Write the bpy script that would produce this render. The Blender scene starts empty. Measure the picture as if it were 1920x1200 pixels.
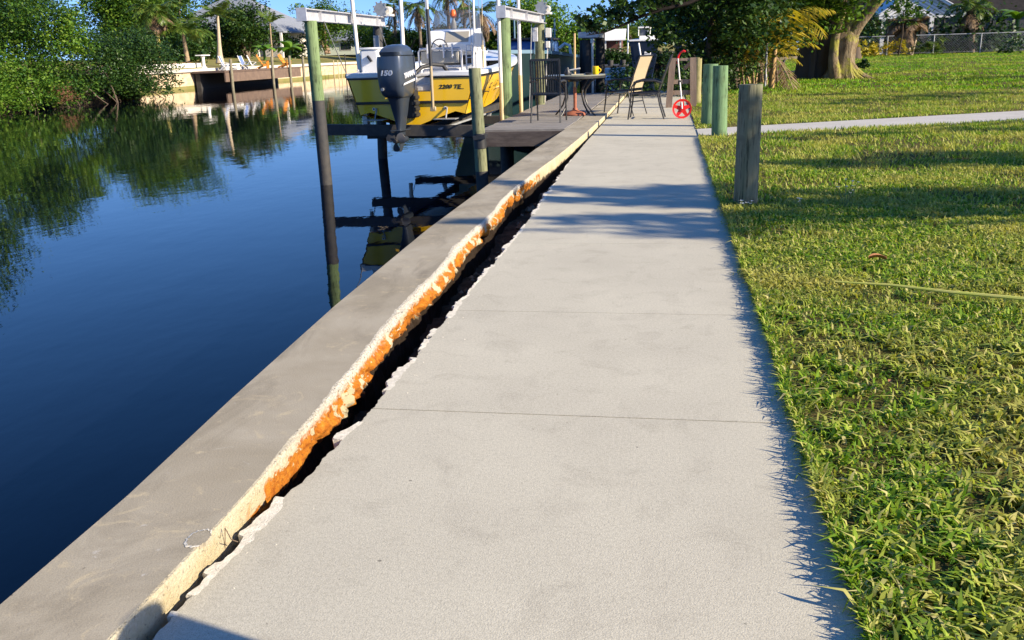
import bpy, math, random
import numpy as np
from mathutils import Matrix, Vector

scene = bpy.context.scene
COL = scene.collection
rng = np.random.default_rng(7)
random.seed(7)
PI = math.pi

# ------------------------------------------------------------------ camera
FPX, CX, CY, ROLL, HC = 1700.0, 960.0, 600.0, 0.03, 1.2
YAW, PITCH = 0.172708, 0.286567
cam_d = bpy.data.cameras.new("camera")
cam = bpy.data.objects.new("camera", cam_d)
COL.objects.link(cam)
cam_d.sensor_width = 36.0
cam_d.lens = FPX / 1920.0 * 36.0
cam_d.clip_start = 0.05
cam_d.clip_end = 2000.0
_F = Vector((-math.sin(YAW), math.cos(YAW), 0)); _R = Vector((math.cos(YAW), math.sin(YAW), 0)); _U = Vector((0, 0, 1))
_FW = _F * math.cos(PITCH) - _U * math.sin(PITCH)
_UP = _U * math.cos(PITCH) + _F * math.sin(PITCH)
_cx = _R * math.cos(ROLL) - _UP * math.sin(ROLL)
_cy = _R * math.sin(ROLL) + _UP * math.cos(ROLL)
M = Matrix.Identity(4)
for i in range(3):
    M[i][0] = _cx[i]; M[i][1] = _cy[i]; M[i][2] = -_FW[i]; M[i][3] = (0, 0, HC)[i]
cam.matrix_world = M
scene.camera = cam

# ------------------------------------------------------------------ sky, sun, exposure
SUN_EL, SUN_B = math.radians(26), math.radians(17)      # the sun stands right of the walk, a little behind the photographer
world = bpy.data.worlds.new("World"); scene.world = world
world.use_nodes = True
wn = world.node_tree
sky = wn.nodes.new("ShaderNodeTexSky"); sky.sky_type = 'NISHITA'; sky.sun_disc = False
sky.sun_elevation = SUN_EL; sky.sun_rotation = PI / 2 + SUN_B
sky.air_density = 1.0; sky.dust_density = 0.3; sky.ozone_density = 2.5
_tc = wn.nodes.new("ShaderNodeTexCoord"); _va = wn.nodes.new("ShaderNodeVectorMath"); _va.operation = 'ADD'; _va.inputs[1].default_value = (0, 0, .13)
_vn = wn.nodes.new("ShaderNodeVectorMath"); _vn.operation = 'NORMALIZE'
wn.links.new(_tc.outputs["Generated"], _va.inputs[0]); wn.links.new(_va.outputs[0], _vn.inputs[0]); wn.links.new(_vn.outputs[0], sky.inputs[0])
_hs = wn.nodes.new("ShaderNodeHueSaturation"); _hs.inputs['Saturation'].default_value = 1.32
wn.links.new(sky.outputs[0], _hs.inputs['Color']); _ml = wn.nodes.new("ShaderNodeMix"); _ml.data_type = 'RGBA'; _ml.blend_type = 'MULTIPLY'; _ml.inputs[0].default_value = 1; _ml.inputs[7].default_value = (1.02, .88, 1.04, 1)
wn.links.new(_hs.outputs[0], _ml.inputs[6]); wn.links.new(_ml.outputs[2], wn.nodes["Background"].inputs[0])
wn.nodes["Background"].inputs[1].default_value = 0.11
sun_d = bpy.data.lights.new("sun", 'SUN'); sun = bpy.data.objects.new("sun", sun_d); COL.objects.link(sun)
sun_d.energy = 4.8; sun_d.angle = math.radians(0.55); sun_d.color = (1.0, 0.87, 0.67)
SDIR = Vector((math.cos(SUN_EL) * math.cos(SUN_B), -math.cos(SUN_EL) * math.sin(SUN_B), math.sin(SUN_EL)))
sun.rotation_euler = SDIR.to_track_quat('Z', 'Y').to_euler()
scene.view_settings.view_transform = 'Standard'; scene.view_settings.look = 'None'
scene.view_settings.gamma = 1; scene.view_settings.exposure = 1.1
try:
    scene.cycles.max_bounces = 6; scene.cycles.transparent_max_bounces = 8
except Exception:
    pass

# ------------------------------------------------------------------ surveying: a point of the place from its bearing and one known coordinate
def ray(px, py):
    dx, dy = px - CX, py - CY
    return _cx * (dx / FPX) - _cy * (dy / FPX) + _FW
def PZ(px, py, z):
    v = ray(px, py); t = (z - HC) / v.z; return Vector((v.x * t, v.y * t, z))
def PY(px, py, Y):
    v = ray(px, py); t = Y / v.y; return Vector((v.x * t, Y, HC + v.z * t))
def PX(px, py, X):
    v = ray(px, py); t = X / v.x; return Vector((X, v.y * t, HC + v.z * t))

# ------------------------------------------------------------------ mesh helpers
class MB:
    def __init__(s): s.v = []; s.f = []
    def add(s, vs, fs):
        o = len(s.v); s.v += [tuple(v) for v in vs]; s.f += [tuple(i + o for i in f) for f in fs]; return s
    def box(s, lo, hi, bev=0.0, rz=0.0, tilt=None):
        x0, y0, z0 = lo; x1, y1, z1 = hi
        if bev <= 0:
            vs = [(x0,y0,z0),(x1,y0,z0),(x1,y1,z0),(x0,y1,z0),(x0,y0,z1),(x1,y0,z1),(x1,y1,z1),(x0,y1,z1)]
            fs = [(3,2,1,0),(4,5,6,7),(0,1,5,4),(1,2,6,5),(2,3,7,6),(3,0,4,7)]
        else:
            b = min(bev, (x1-x0)*.45, (y1-y0)*.45, (z1-z0)*.45); vs = []
            for z, i in ((z0, b), (z0 + b, 0), (z1 - b, 0), (z1, b)):
                vs += [(x0+b+i*0,y0+i,z),(x1-b,y0+i,z),(x1-i,y0+b,z),(x1-i,y1-b,z),(x1-b,y1-i,z),(x0+b,y1-i,z),(x0+i,y1-b,z),(x0+i,y0+b,z)]
            fs = [tuple(range(7,-1,-1)), tuple(range(24,32))]
            for r in range(3):
                for k in range(8):
                    a = r*8+k; c = r*8+(k+1) % 8; fs.append((a, c, c+8, a+8))
        if rz:
            cx_, cy_ = (x0+x1)/2, (y0+y1)/2; c, n = math.cos(rz), math.sin(rz)
            vs = [(cx_+(x-cx_)*c-(y-cy_)*n, cy_+(x-cx_)*n+(y-cy_)*c, z) for x, y, z in vs]
        return s.add(vs, fs)
    def bar(s, p0, p1, w, h=None, up=(0,0,1)):
        h = w if h is None else h
        p0, p1 = Vector(p0), Vector(p1); d = (p1-p0).normalized(); u = Vector(up)
        if abs(d.dot(u)) > .95: u = Vector((0,1,0))
        x = d.cross(u).normalized(); y = x.cross(d).normalized(); vs = []
        for p in (p0, p1):
            for a, b in ((-1,-1),(1,-1),(1,1),(-1,1)): vs.append(p + x*a*w/2 + y*b*h/2)
        return s.add(vs, [(3,2,1,0),(4,5,6,7),(0,1,5,4),(1,2,6,5),(2,3,7,6),(3,0,4,7)])
    def tube(s, pts, rad, n=10, cap=True):
        pts = [Vector(p) for p in pts]; N = len(pts)
        if not hasattr(rad, '__len__'): rad = [rad]*N
        d0 = (pts[1]-pts[0]).normalized(); ref = Vector((0,0,1)) if abs(d0.z) < .9 else Vector((1,0,0))
        x = d0.cross(ref).normalized(); vs = []
        for i, p in enumerate(pts):
            d = (pts[min(i+1,N-1)]-pts[max(i-1,0)]).normalized()
            x = (x - d*x.dot(d)).normalized(); y = d.cross(x)
            for k in range(n):
                a = 2*PI*k/n; vs.append(p + (x*math.cos(a)+y*math.sin(a))*rad[i])
        fs = []
        for i in range(N-1):
            for k in range(n):
                a = i*n+k; b = i*n+(k+1) % n; fs.append((a,b,b+n,a+n))
        if cap: fs += [tuple(range(n-1,-1,-1)), tuple(range((N-1)*n, N*n))]
        return s.add(vs, fs)
    def lathe(s, prof, c=(0,0,0), n=24, sx=1, sy=1):
        vs = []; N = len(prof)
        for r, z in prof:
            for k in range(n):
                a = 2*PI*k/n; vs.append((c[0]+r*math.cos(a)*sx, c[1]+r*math.sin(a)*sy, c[2]+z))
        fs = []
        for i in range(N-1):
            for k in range(n):
                a = i*n+k; b = i*n+(k+1) % n; fs.append((a,b,b+n,a+n))
        fs += [tuple(range(n-1,-1,-1)), tuple(range((N-1)*n, N*n))]
        return s.add(vs, fs)
    def prism(s, poly, z0, z1):
        n = len(poly); vs = [(x,y,z0) for x,y in poly]+[(x,y,z1) for x,y in poly]
        return s.add(vs, [tuple(range(n-1,-1,-1)), tuple(range(n,2*n))]+[(i,(i+1) % n,(i+1) % n+n,i+n) for i in range(n)])
    def extrude(s, poly3, d):
        n = len(poly3); d = Vector(d); vs = [Vector(p) for p in poly3]; vs += [v+d for v in vs]
        return s.add(vs, [tuple(range(n-1,-1,-1)), tuple(range(n,2*n))]+[(i,(i+1) % n,(i+1) % n+n,i+n) for i in range(n)])
    def loft(s, secs, cap=True, closed=True):
        n = len(secs[0]); vs = [p for sec in secs for p in sec]; fs = []
        for i in range(len(secs)-1):
            for k in range(n if closed else n-1):
                a = i*n+k; b = i*n+(k+1) % n; fs.append((a,b,b+n,a+n))
        if cap: fs += [tuple(range(n-1,-1,-1)), tuple(range((len(secs)-1)*n, len(secs)*n))]
        return s.add(vs, fs)

def world_loc(o):
    p = Vector((0,0,0))
    while o is not None: p += o.location; o = o.parent
    return p
def obj(name, mb, m, parent=None, smooth=False, local=False, label=None, bevel=0):
    """link one mesh object; vertices are in world coordinates unless local"""
    me = bpy.data.meshes.new(name)
    off = Vector((0,0,0)) if (local or parent is None) else world_loc(parent)
    me.from_pydata([(v[0]-off.x, v[1]-off.y, v[2]-off.z) for v in mb.v], [], mb.f)
    me.update()
    o = bpy.data.objects.new(name, me); COL.objects.link(o)
    if parent is not None: o.parent = parent
    me.materials.append(m)
    if smooth:
        me.polygons.foreach_set("use_smooth", [True]*len(me.polygons))
        if smooth != 'all': me.set_sharp_from_angle(angle=math.radians(38))
    if bevel:
        b = o.modifiers.new("bevel", 'BEVEL'); b.width = bevel; b.segments = 2; b.limit_method = 'ANGLE'
    if label: o['label'] = label
    return o
def npobj(name, V, F, m, parent=None, off=None, smooth=False):
    """fast mesh from numpy arrays; F is (n,k)"""
    V = np.asarray(V, dtype=np.float32)
    if off is None: off = world_loc(parent) if parent is not None else Vector((0,0,0))
    V = V - np.array(off, dtype=np.float32)
    me = bpy.data.meshes.new(name); n, k = F.shape
    me.vertices.add(len(V)); me.vertices.foreach_set("co", V.ravel())
    me.loops.add(n*k); me.loops.foreach_set("vertex_index", F.astype(np.int32).ravel())
    me.polygons.add(n); me.polygons.foreach_set("loop_start", np.arange(0, n*k, k, dtype=np.int32))
    me.update(calc_edges=True)
    if smooth: me.polygons.foreach_set("use_smooth", np.ones(n, dtype=bool))
    me.materials.append(m)
    o = bpy.data.objects.new(name, me); COL.objects.link(o)
    if parent is not None: o.parent = parent
    return o
def thing(name, label, cat, loc=(0,0,0), group=None, rz=0):
    o = bpy.data.objects.new(name, None); o.empty_display_size = .1; COL.objects.link(o)
    o.location = loc; o.rotation_euler = (0,0,rz); o['label'] = label; o['category'] = cat
    if group: o['group'] = group
    return o
def tag(o, label, cat, group=None):
    o['label'] = label; o['category'] = cat
    if group: o['group'] = group
    return o
def kind(o, k, label=None):
    o['kind'] = k
    if label: o['label'] = label
    return o
def copy_tree(o, parent=None):
    c = o.copy(); COL.objects.link(c)
    if parent is not None: c.parent = parent
    for ch in list(o.children): copy_tree(ch, c)
    return c

# ------------------------------------------------------------------ materials
def lin(r, g, b):
    f = lambda c: c/12.92 if c <= .04045 else ((c+.055)/1.055)**2.4
    return (f(r/255), f(g/255), f(b/255))
class NT:
    def __init__(s, name):
        s.m = bpy.data.materials.new(name); s.m.use_nodes = True; s.t = s.m.node_tree
        s.b = s.t.nodes["Principled BSDF"]; s.o = s.t.nodes["Material Output"]
        s.co = None
    def n(s, typ, **kw):
        x = s.t.nodes.new(typ)
        for k, v in kw.items(): setattr(x, k, v)
        return x
    def L(s, a, b): s.t.links.new(a, b)
    def coord(s, which='Object', scale=(1,1,1)):
        tc = s.n('ShaderNodeTexCoord'); mp = s.n('ShaderNodeMapping'); s.L(tc.outputs[which], mp.inputs[0])
        mp.inputs['Scale'].default_value = scale; return mp.outputs[0]
    def noise(s, scale, detail=4, rough=.55, co=None, dist=0):
        x = s.n('ShaderNodeTexNoise'); x.inputs['Scale'].default_value = scale; x.inputs['Detail'].default_value = detail
        x.inputs['Roughness'].default_value = rough; x.inputs['Distortion'].default_value = dist
        if co is not None: s.L(co, x.inputs['Vector'])
        return x.outputs['Fac']
    def ramp(s, fac, stops, interp='LINEAR'):
        x = s.n('ShaderNodeValToRGB'); cr = x.color_ramp; cr.interpolation = interp
        while len(cr.elements) < len(stops): cr.elements.new(.5)
        for e, (p, c) in zip(cr.elements, stops):
            e.position = p; e.color = (*c, 1) if hasattr(c, '__len__') else (c, c, c, 1)
        s.L(fac, x.inputs[0]); return x.outputs[0]
    def mix(s, fac, a, b, mode='MIX'):
        x = s.n('ShaderNodeMix', data_type='RGBA', blend_type=mode)
        for sock, v in ((x.inputs[0], fac), (x.inputs[6], a), (x.inputs[7], b)):
            if hasattr(v, 'links'): s.L(v, sock)
            elif hasattr(v, '__len__'): sock.default_value = (*v, 1)
            else: sock.default_value = v
        return x.outputs[2]
    def math(s, op, a, b=0.0, clamp=False):
        x = s.n('ShaderNodeMath', operation=op); x.use_clamp = clamp
        for sock, v in ((x.inputs[0], a), (x.inputs[1], b)):
            if hasattr(v, 'links'): s.L(v, sock)
            else: sock.default_value = v
        return x.outputs[0]
    def bump(s, h, strength=.3, dist=.01, normal=None):
        x = s.n('ShaderNodeBump'); x.inputs['Strength'].default_value = strength; x.inputs['Distance'].default_value = dist
        s.L(h, x.inputs['Height'])
        if normal is not None: s.L(normal, x.inputs['Normal'])
        return x.outputs[0]
    def set(s, col=None, rough=None, metal=None, spec=None, normal=None, coat=None):
        for k, v in (('Base Color', col), ('Roughness', rough), ('Metallic', metal), ('Specular IOR Level', spec), ('Normal', normal), ('Coat Weight', coat)):
            if v is None: continue
            if hasattr(v, 'links'): s.L(v, s.b.inputs[k])
            elif hasattr(v, '__len__'): s.b.inputs[k].default_value = (*v, 1)
            else: s.b.inputs[k].default_value = v
        return s.m
def mat(name, col, rough=.6, metal=0, col2=None, vs=6, stretch=(1,1,1), bump=0, bs=60, spec=.5, coat=0, lo=.35, hi=.65):
    t = NT(name); co = t.coord(scale=stretch)
    c = col
    if col2 is not None: c = t.mix(t.ramp(t.noise(vs, 5, .6, co), [(lo, 0), (hi, 1)]), col, col2)
    nm = t.bump(t.noise(bs, 4, .6, co), bump, .01) if bump else None
    return t.set(c, rough, metal, spec, nm, coat)
def leaf_mat(name, cols, trans=.3, rough=.5, patch=None, pscale=.6, spec=.35):
    """leaf colours vary from leaf to leaf; some light passes through"""
    t = NT(name)
    g = t.n('ShaderNodeNewGeometry')
    c = t.ramp(g.outputs['Random Per Island'], [(i/max(1, len(cols)-1), k) for i, k in enumerate(cols)])
    if patch is not None:
        c = t.mix(t.ramp(t.noise(pscale, 3, .55, t.coord()), [(.46, 0), (.62, .7)]), c, patch)
    t.set(c, rough, spec=spec)
    tr = t.n('ShaderNodeBsdfTranslucent')
    t.L(t.mix(1.0, c, (1.0, 1.0, .45), 'MULTIPLY'), tr.inputs[0])
    mx = t.n('ShaderNodeMixShader'); mx.inputs[0].default_value = trans
    t.L(t.b.outputs[0], mx.inputs[1]); t.L(tr.outputs[0], mx.inputs[2]); t.L(mx.outputs[0], t.o.inputs[0])
    return t.m

# ------------------------------------------------------------------ foliage helpers
def unit(n):
    d = rng.normal(size=(n,3)); return d/np.linalg.norm(d, axis=1, keepdims=True)
def leaf_quads(C, size, aspect=.5, up=.35, droop=0.0):
    """a diamond leaf at every centre; size may be an array"""
    n = len(C); size = np.broadcast_to(np.asarray(size, dtype=float), (n,))[:,None]
    nrm = unit(n); nrm[:,2] = np.abs(nrm[:,2])+up; nrm /= np.linalg.norm(nrm, axis=1, keepdims=True)
    a = np.cross(nrm, unit(n)); a /= np.linalg.norm(a, axis=1, keepdims=True)+1e-9
    if droop: a[:,2] -= droop; a /= np.linalg.norm(a, axis=1, keepdims=True)
    b = np.cross(nrm, a)
    s = size*(.7+.6*rng.random((n,1)))
    V = np.stack([C-a*s*.5, C+b*s*aspect*.5-a*s*.05, C+a*s*.5, C-b*s*aspect*.5-a*s*.05], axis=1).reshape(-1,3)
    return V, np.arange(4*n).reshape(-1,4)
def clump_points(clumps, per, shell=.55, twig=14, tw=.16):
    """leaf centres in uneven clumps: twigs are scattered near the skin of each clump and carry small sprays"""
    out = []
    for (c, r) in clumps:
        r = np.asarray(r, dtype=float)
        if r.ndim == 0: r = np.array([r,r,r])
        k = max(6, int(per*float((r[0]*r[1]*r[2])**(2/3))))
        nt = max(4, k//twig)
        d = unit(nt); rad = (shell+(1-shell)*rng.random((nt,1))**.6)*(.82+.36*rng.random((nt,1)))
        tc = np.array(c)+d*rad*r
        out.append(np.repeat(tc, twig, axis=0)+rng.normal(size=(nt*twig,3))*tw*float(r.mean()))
    return np.concatenate(out)
def lobes(c, R, n, rr, flat=.8, seed=0):
    """a crown as many lobes spread through an ellipsoid"""
    g = np.random.default_rng(seed); L = []
    for i in range(n):
        d = g.normal(size=3); d /= np.linalg.norm(d); q = g.random()**.45
        p = np.array(c)+d*q*np.array(R)
        s = rr*(.6+.8*g.random()); L.append((p, (s, s, s*flat)))
    return L
def crown_obj(name, clumps, per, size, m, parent, **kw):
    C = clump_points(clumps, per, kw.get('shell', .5), kw.get('twig', 14), kw.get('tw', .2))
    zmin = kw.get('zmin')
    if zmin is not None: C = C[C[:,2] > zmin]
    V, F = leaf_quads(C, size, kw.get('aspect', .5), kw.get('up', .35), kw.get('droop', 0))
    return npobj(name, V, F, m, parent)
def wob(p0, p1, n, amp, seed=0):
    g = random.Random(seed); p0, p1 = Vector(p0), Vector(p1); out = []
    for i in range(n):
        t = i/(n-1); w = math.sin(PI*t)*amp
        out.append(p0.lerp(p1, t)+Vector((g.uniform(-w,w), g.uniform(-w,w), g.uniform(-w,w)*.4)))
    return out
def frond(base, az, el, L, bend, nl=26, wid=.5, lw=.05, hang=.35, ribr=.02):
    """one pinnate palm frond: arching rib and two rows of hanging leaflets; returns (V,F) quads"""
    base = np.array(base, dtype=float); V = []; F = []
    h = np.array([math.cos(az), math.sin(az), 0.]); side = np.array([-h[1], h[0], 0.])
    pts = []; p = base.copy(); e = el; ds = L/nl
    for i in range(nl+1):
        pts.append(p.copy()); p = p+ds*(h*math.cos(e)+np.array([0,0,1.])*math.sin(e)); e -= bend/nl*(0.5+1.0*i/nl)
    def quad(a, b, c, d):
        k = len(V); V.extend([a,b,c,d]); F.append((k,k+1,k+2,k+3))
    for i in range(nl):
        w = ribr*(1-.8*i/nl); quad(pts[i]-side*w, pts[i]+side*w, pts[i+1]+side*w*.9, pts[i+1]-side*w*.9)
    for i in range(3, nl+1):
        t = i/nl; ll = wid*(math.sin(PI*min(1, .12+t*.86))**.7+.12)
        d = (pts[i]-pts[i-1]); d /= np.linalg.norm(d)+1e-9
        for sgn in (-1, 1):
            j = rng.normal(size=3)*.09
            dirn = side*sgn*.85+d*.5+np.array([0,0,-hang])+j; dirn /= np.linalg.norm(dirn)
            tip = pts[i]+dirn*ll; mid = pts[i]+dirn*ll*.45+np.array([0,0,.04*ll])
            wv = d*lw
            quad(pts[i]-wv*.4, mid-wv*.5, tip, mid+wv*.5)
    return np.array(V), np.array(F)
def fronds(base, n, L, wid, el=(.1,1.2), bend=(1.0,1.8), lw=.05, nl=24, hang=.35, az0=0, azspan=2*PI, seed=1, ribr=.02):
    g = random.Random(seed); VV = []; FF = []; k = 0
    for i in range(n):
        az = az0+azspan*(i+g.uniform(-.3,.3))/n
        v, f = frond(base, az, g.uniform(*el), L*g.uniform(.8,1.1), g.uniform(*bend), nl, wid, lw, hang, ribr)
        VV.append(v); FF.append(f+k); k += len(v)
    return np.concatenate(VV), np.concatenate(FF)
def smooth(a, b, x):
    t = np.clip((np.asarray(x, dtype=float)-a)/(b-a), 0, 1); return t*t*(3-2*t)
# =================================================================== GROUND AND FOREGROUND
def vnoise(x, y, seed=0):
    """smooth lattice noise 0..1"""
    x = np.asarray(x, dtype=float); y = np.asarray(y, dtype=float)
    xi = np.floor(x).astype(np.int64); yi = np.floor(y).astype(np.int64); fx = x-xi; fy = y-yi
    fx = fx*fx*(3-2*fx); fy = fy*fy*(3-2*fy)
    def h(a, b):
        n = (a*374761393+b*668265263+seed*1442695041) & 0x7fffffff
        n = (n ^ (n >> 13))*1274126177 & 0x7fffffff
        return ((n ^ (n >> 16)) & 0xffff)/65535.0
    return (h(xi,yi)*(1-fx)+h(xi+1,yi)*fx)*(1-fy)+(h(xi,yi+1)*(1-fx)+h(xi+1,yi+1)*fx)*fy
def fbm(x, y, seed=0, o=3):
    s = 0; a = .5
    for i in range(o): s = s+a*vnoise(np.asarray(x)*2**i, np.asarray(y)*2**i, seed+i*17); a *= .5
    return s/(1-.5**o)
def walk_left(Y): return np.interp(Y, [1.0,1.53,2.05,2.28,2.5,2.81,3.13,3.83,4.36,5.72,6.91,9.96,12.67,18,30], [-1.10,-1.085,-1.068,-1.05,-1.045,-1.028,-1.008,-1.018,-1.014,-.998,-1.005,-1.08,-1.09,-1.08,-1.08])
def cap_left(Y): return np.interp(Y, [1.0,1.54,2.05,2.8,4.0,5.96,8.15,11.15,16.3,30], [-1.44,-1.45,-1.46,-1.51,-1.57,-1.615,-1.605,-1.60,-1.50,-1.48])
def cap_right(Y): return np.interp(Y, [0.9, 1.447, 1.838, 1.947, 2.088, 2.222, 2.296, 2.401, 2.529, 2.69, 2.838, 3.052, 3.425, 3.605, 3.818, 4.074, 4.351, 4.627, 4.977, 5.284, 5.68, 5.995, 6.196, 6.779, 7.138, 7.684, 8.174, 8.385, 8.762, 9.348, 9.859, 11.1, 13.5, 17, 30], [-1.123, -1.123, -1.105, -1.111, -1.12, -1.123, -1.128, -1.136, -1.132, -1.136, -1.142, -1.161, -1.19, -1.193, -1.198, -1.212, -1.222, -1.224, -1.236, -1.252, -1.281, -1.282, -1.243, -1.273, -1.307, -1.311, -1.304, -1.282, -1.275, -1.275, -1.238, -1.205, -1.155, -1.115, -1.11])
WALK_R = .435
CAPZ = .06
WATER = -.9

# --- materials of the ground
def concrete(name, c1, c2, c3, stains=.5, speck=.25, bumpv=.25, patch=None):
    t = NT(name); co = t.coord()
    c = t.mix(t.ramp(t.noise(1.3, 6, .6, co), [(.35, 0), (.68, 1)]), c1, c2)
    c = t.mix(t.math('MULTIPLY', t.ramp(t.noise(5.5, 6, .65, co, .6), [(.52, 0), (.75, 1)]), stains), c, c3)
    sp = t.ramp(t.noise(330, 2, .5, co), [(.25, 1.0-speck), (.5, 1), (.78, 1+speck*.5)])
    c = t.mix(1.0, c, sp, 'MULTIPLY')
    sp2 = t.ramp(t.noise(95, 3, .6, co), [(.3, 1.0-speck*.45), (.6, 1.03)])
    c = t.mix(1.0, c, sp2, 'MULTIPLY')
    pit = t.ramp(t.noise(46, 2, .4, co), [(.20, .45), (.235, 1)])
    c = t.mix(1.0, c, pit, 'MULTIPLY')
    b = t.bump(t.noise(210, 3, .6, co), bumpv, .004)
    return t.set(c, .88, spec=.25, normal=b)
M_walk = concrete('walk_concrete', (.50,.465,.365), (.44,.407,.32), (.35,.32,.25), .65, .34, .35)
M_path = concrete('path_concrete', (.46,.44,.40), (.41,.39,.35), (.34,.32,.29), .4, .2, .3)
def cap_material():
    t = NT('cap_concrete'); co = t.coord(); st = t.coord(scale=(1, .45, 1))
    c = t.mix(t.ramp(t.noise(1.7, 6, .62, co, .4), [(.36, 0), (.66, 1)]), (.285,.245,.172), (.375,.332,.25))
    c = t.mix(t.ramp(t.noise(2.6, 7, .7, st, 1.2), [(.48, 0), (.70, .8)]), c, (.185,.158,.112))
    c = t.mix(t.ramp(t.noise(7, 6, .7, co, 1.5), [(.56, 0), (.70, .8)]), c, (.47,.39,.25))
    c = t.mix(t.ramp(t.noise(13, 5, .65, co, .8), [(.66, 0), (.74, .5)]), c, (.50,.47,.42))
    c = t.mix(1.0, c, t.ramp(t.noise(300, 2, .5, co), [(.25, .78), (.5, 1), (.78, 1.12)]), 'MULTIPLY')
    c = t.mix(1.0, c, t.ramp(t.noise(34, 3, .5, co), [(.2, .55), (.27, 1)]), 'MULTIPLY')
    return t.set(c, .85, spec=.25, normal=t.bump(t.noise(150, 4, .6, co), .3, .004))
M_cap = cap_material()
def broken_material():
    t = NT('broken_rusty_edge'); co = t.coord(); sx = t.n('ShaderNodeSeparateXYZ'); t.L(co, sx.inputs[0])
    Y = t.math('MULTIPLY', t.math('ADD', sx.outputs[1], 1.0), 1/16.0); Z = sx.outputs[2]
    cream = t.mix(t.ramp(t.noise(9, 5, .6, co), [(.35, 0), (.65, 1)]), (.45,.375,.225), (.52,.46,.31))
    rustc = t.mix(t.ramp(t.noise(23, 5, .65, co), [(.38, 0), (.62, 1)]), (.50,.185,.018), (.33,.095,.010))
    rustc = t.mix(t.ramp(t.noise(60, 3, .6, co), [(.55, 0), (.75, .8)]), rustc, (.55,.27,.05))
    along = t.ramp(Y, [(2.05/16, 0.1), (2.3/16, .9), (3.4/16, 1), (4.4/16, 1), (7.2/16, 1), (8.6/16, .8), (9.4/16, .08), (1, .0)])
    blot = t.ramp(t.math('ADD', t.noise(6.5, 6, .62, t.coord(scale=(1, 1, 1.3)), .6), t.ramp(Y, [(2.25/16, 0), (2.45/16, .03), (3.1/16, .03), (3.4/16, 0)])), [(.44, 0), (.51, 1)])
    low = t.ramp(t.math('ADD', t.math('MULTIPLY', Z, 4.0), .5), [(.30, 1), (.50, .95), (.60, .62), (.68, .05)])
    f = t.math('MULTIPLY', t.math('MULTIPLY', along, blot), low)
    f2 = t.ramp(f, [(.16, 0), (.30, 1)])
    c = t.mix(f2, cream, rustc)
    # bright scraped rim at the top, dark pits, dirt and painted-in shade deep in the gap
    rim = t.ramp(t.math('ADD', t.math('MULTIPLY', Z, 10), t.math('MULTIPLY', t.noise(55, 4, .65, co), .55)), [(.46, 0), (.66, .9)])
    rim = t.math('MULTIPLY', rim, t.ramp(Y, [(2.1/16, .30), (2.9/16, 1), (8.5/16, 1), (9.5/16, .2)]))
    c = t.mix(rim, c, t.mix(t.ramp(t.noise(120, 3, .6, co), [(.35, 0), (.6, 1)]), (.30,.27,.21), (.62,.58,.49)))
    pits = t.ramp(t.noise(75, 4, .65, co), [(.60, 0), (.66, .9)])
    c = t.mix(t.math('MULTIPLY', pits, t.ramp(Y, [(1.2/16, .5), (4/16, 1), (8.5/16, 1), (10/16, .15)])), c, (.06,.045,.03))
    dirt_shade = t.ramp(t.math('ADD', t.math('MULTIPLY', Z, 4.0), t.math('MULTIPLY', t.noise(14, 5, .7, co), .55)), [(-.02, 1), (.08, 0)])
    c = t.mix(dirt_shade, c, (.030,.020,.013))
    return t.set(c, .92, spec=.15, normal=t.bump(t.noise(85, 5, .7, co), 1.0, .012))
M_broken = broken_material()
M_soil = mat('trench_soil', (.055,.038,.025), .95, col2=(.11,.08,.052), vs=20, bump=.8, bs=50, spec=.1)
M_crust = mat('white_mortar', (.66,.62,.52), .9, col2=(.50,.46,.37), vs=40, bump=.4, bs=120, spec=.2)

def slab_left(y): return walk_left(y)+.016*np.exp(-np.maximum(0, y-7)/6)*((fbm(y*9, y*0, 3, 4)-.5)*1.6+.6*smooth(.62, .72, vnoise(y*3.1, y*0, 9))+.5*(fbm(y*48, y*0, 6, 2)-.5))
# --- sidewalk: separate slabs with open joints and a ragged edge towards the sea wall
JY = [.85, 2.88, 4.16, 5.78, 7.4, 9.0, 10.7, 12.5, 14.3, 16.1, 18, 20, 22, 24, 26, 28]
JG = [0, .0038, .0026, .0018, .0014, .0012] + [.001]*20
mb = MB()
for k in range(len(JY)-1):
    y0, y1 = JY[k]+JG[k], JY[k+1]-JG[k+1]
    n = max(4, int((y1-y0)/(.007 if y0 < 8 else .08)))
    ys = np.linspace(y0, y1, n)
    xs = slab_left(ys)
    sk = .004
    poly = [(x, y) for x, y in zip(xs, ys)][::-1] + [(WALK_R, y0-sk*k*0), (WALK_R, y1)]
    mb.prism(poly, -.10, 0)
walk = kind(obj('sidewalk', mb, M_walk), 'structure')
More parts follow.
